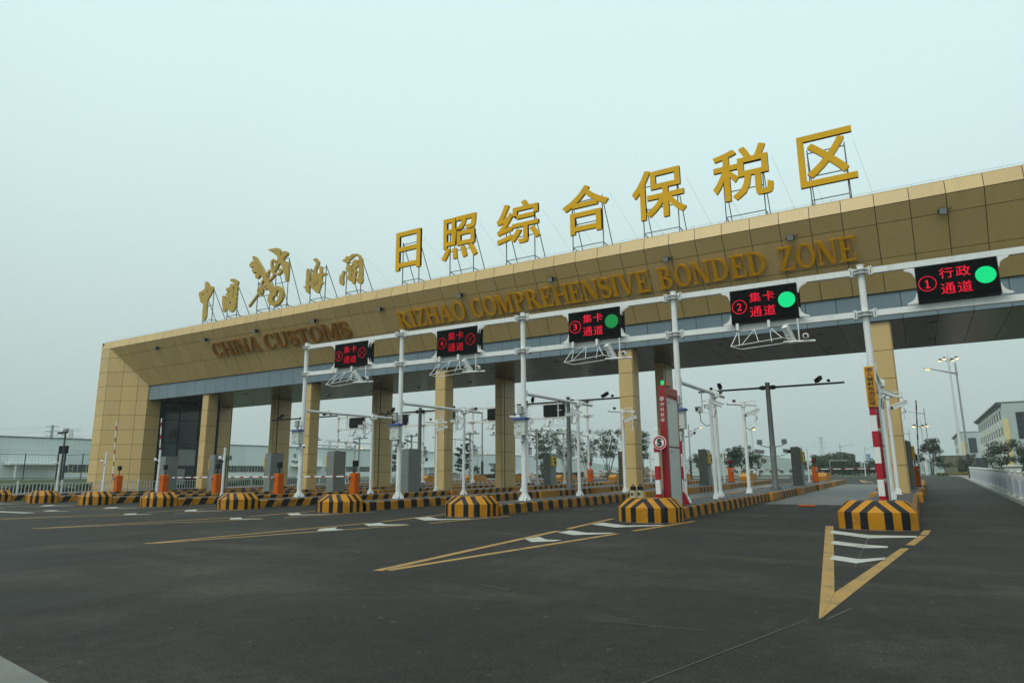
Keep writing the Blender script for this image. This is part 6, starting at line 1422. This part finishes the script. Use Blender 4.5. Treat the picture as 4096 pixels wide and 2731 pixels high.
def pylon(lab, x, y, h, wd, kind):
    t = thing('power_pylon', lab, 'power pylon', (x, y, 0), 0.9, 'hazy power pylons'); mb = MB(); b = wd*0.5
    if kind: 
        mb.cyl((0, 0, 0), (0, 0, h), wd*0.16, wd*0.12, 8)
        for z in (0.80, 0.88, 0.97): mb.bar((-wd*0.55, 0, h*z), (wd*0.55, 0, h*z+0.2), 0.5)
    else:
        lv = [(0, b), (0.45, b*0.5), (0.72, b*0.28), (1.0, b*0.2)]
        for (f0, w0), (f1, w1) in zip(lv[:-1], lv[1:]):
            for sx, sy in ((1, 1), (1, -1), (-1, -1), (-1, 1)):
                mb.bar((sx*w0, sy*w0, f0*h), (sx*w1, sy*w1, f1*h), 0.25)
                nx, ny = (-sy, sx); mb.bar((sx*w0, sy*w0, f0*h), (nx*w1, ny*w1, f1*h), 0.16)
        for z, k in ((0.70, 1.6), (0.83, 1.3), (0.97, 1.0)):
            mb.bar((-wd*k*0.8, 0, h*z), (wd*k*0.8, 0, h*z), 0.3); mb.bar((-wd*k*0.8, 0, h*z), (0, 0, h*z+h*0.05), 0.16); mb.bar((wd*k*0.8, 0, h*z), (0, 0, h*z+h*0.05), 0.16)
        for s_ in (-1, 1): mb.bar((0, 0, h*0.97), (s_*wd*0.7, 0, h*1.05), 0.2)
    mb.put('lattice', M['lattice'], t)
pylon('tubular power pole standing above the warehouse roof on the far left', -555, 252, 40, 8, 1)
pylon('hazy lattice pylon above the warehouse roof left of the gate', -652, 312, 44, 9, 0)
pylon('hazy lattice pylon between two columns above the warehouse', -378, 362, 27, 6, 0)
pylon('hazy lattice pylon behind the dark pine', -284, 420, 21.5, 6, 0)
pylon('hazy lattice pylon low on the horizon right of the tall T mast', -122, 1100, 52, 9, 0)
mb = MB()
def wire(a, b, sag):
    a, b = Vector(a), Vector(b); mb.tube([a.lerp(b, i/10)-Vector((0, 0, sag*4*(i/10)*(1-i/10))) for i in range(11)], 0.07, 4)
for z in (35, 38.5): wire((-555, 252, z), (-652, 312, z+3), 2); wire((-780, 150, z+4), (-555, 252, z), 3)
for z in (20, 24): wire((-652, 312, z+16), (-378, 362, z), 6); wire((-378, 362, z), (-284, 420, z-5), 3); wire((-284, 420, z-5), (-122, 1100, z+22), 8)
o = mb.put('power_line', M['lattice']); tag(o, 'thin sagging power lines in the haze', 'power lines')
t = thing('street_frame', 'white goal shaped height frame over the far road right of centre', 'height frame', (-13.4, 130, g(130)))
mb = MB(); mb.cyl((0, 0, 0), (0, 0, 2.7), 0.06, None, 8); mb.cyl((0, 0, 2.65), (2.8, 0, 2.65), 0.05, None, 8); mb.put('frame', M['galv'], t)
t = thing('road_sign', 'small blue road sign on a pole beside the striped post on the right', 'road sign', (-8.0, 130, g(130)))
mb = MB(); mb.cyl((0, 0, 0), (0, 0, 3.5), 0.08, None, 8); mb.bar((-0.3, 0, 2.3), (0.4, 0, 2.3), 0.06); mb.bar((0, 0, 3.3), (0.5, 0, 3.3), 0.06); mb.put('pole', M['railing'], t)
mb = MB(); mb.bbox(0.42, 0.98, -0.05, 0.0, 2.45, 3.65, 0.02, 0)
for i in range(4): mb.box(0.50, 0.90-0.1*(i % 2), -0.056, -0.051, 2.62+i*0.25, 2.72+i*0.25, 1)
mb.put('plate', [M['blue_sign'], M['text_white']], t)
t = thing('camera_mast', 'dark mast with cameras and speakers beside the mesh fence on the left', 'camera mast', (-71.3, 33.6, 0.4))
mb = MB(); mb.cyl((0, 0, 0), (0, 0, 5.1), 0.10, 0.08, 12); mb.bar((-0.55, 0, 3.05), (0.5, 0, 3.05), 0.05); mb.bar((-0.55, 0, 3.05), (-0.55, 0, 3.2), 0.05); mb.bar((0.5, 0, 3.05), (0.5, 0, 3.2), 0.05); mb.bar((-0.6, -0.2, 5.2), (0, 0, 4.9), 0.06); mb.bar((0.45, -0.2, 5.2), (0, 0, 4.9), 0.06); mb.put('pole', M['meshfence'], t)
for s_ in (-1, 1): mb = MB(); mb.bbox(s_*0.53-0.14, s_*0.53+0.14, -0.15, 0.15, 3.2, 3.95, 0.03); mb.put('speaker', M['black'], t)
mb = MB(); mb.bbox(-0.22, 0.26, -0.22, 0.22, 5.25, 5.68, 0.10); mb.put('camera', [M['galv']], t)
for s_ in (-1, 1): mb = MB(); cam_housing(mb, (s_*0.5, -0.2, 5.2), (s_*0.5, -0.8, -0.2), 0.5, 0.18, 0.16); mb.put('camera', [M['darkgrey'], M['lens'], M['black']], t)
# far hills and water
mb = MB()
vs = []; n = 60
for i in range(n+1):
    x = -1500+i*50; hh = 14+16*math.sin(i*0.31)**2+9*math.sin(i*0.83+1)
    vs += [(x, 1300+60*math.sin(i*0.5), -2), (x, 1380, max(3, hh)), (x, 1700, -2)]
mb.add(vs, [(3*i, 3*i+3, 3*i+4, 3*i+1) for i in range(n)]+[(3*i+1, 3*i+4, 3*i+5, 3*i+2) for i in range(n)]); structure(mb.put('hills', M['leaf_far']))
mb = MB(); mb.box(-260, 20, 190, 900, 0.3, 0.54); structure(mb.put('water', plain('still_water', (0.05, 0.075, 0.075), 0.08)))

# ------------------------------------------------------------------ the air
mb = MB(); mb.box(-2600, 2600, -450, 3100, -3.2, 50)
hz = mb.put('haze', None); tag(hz, kind='stuff'); hz.data.materials.clear()
hm = bpy.data.materials.new('haze_air'); hm.use_nodes = True; q = hm.node_tree; q.nodes.clear()
pv_ = q.nodes.new('ShaderNodeVolumePrincipled'); pv_.inputs['Color'].default_value = (0.80, 0.90, 0.90, 1); pv_.inputs['Density'].default_value = 0.00045; pv_.inputs['Anisotropy'].default_value = 0.2
oo = q.nodes.new('ShaderNodeOutputMaterial'); q.links.new(pv_.outputs[0], oo.inputs['Volume']); hz.data.materials.append(hm)
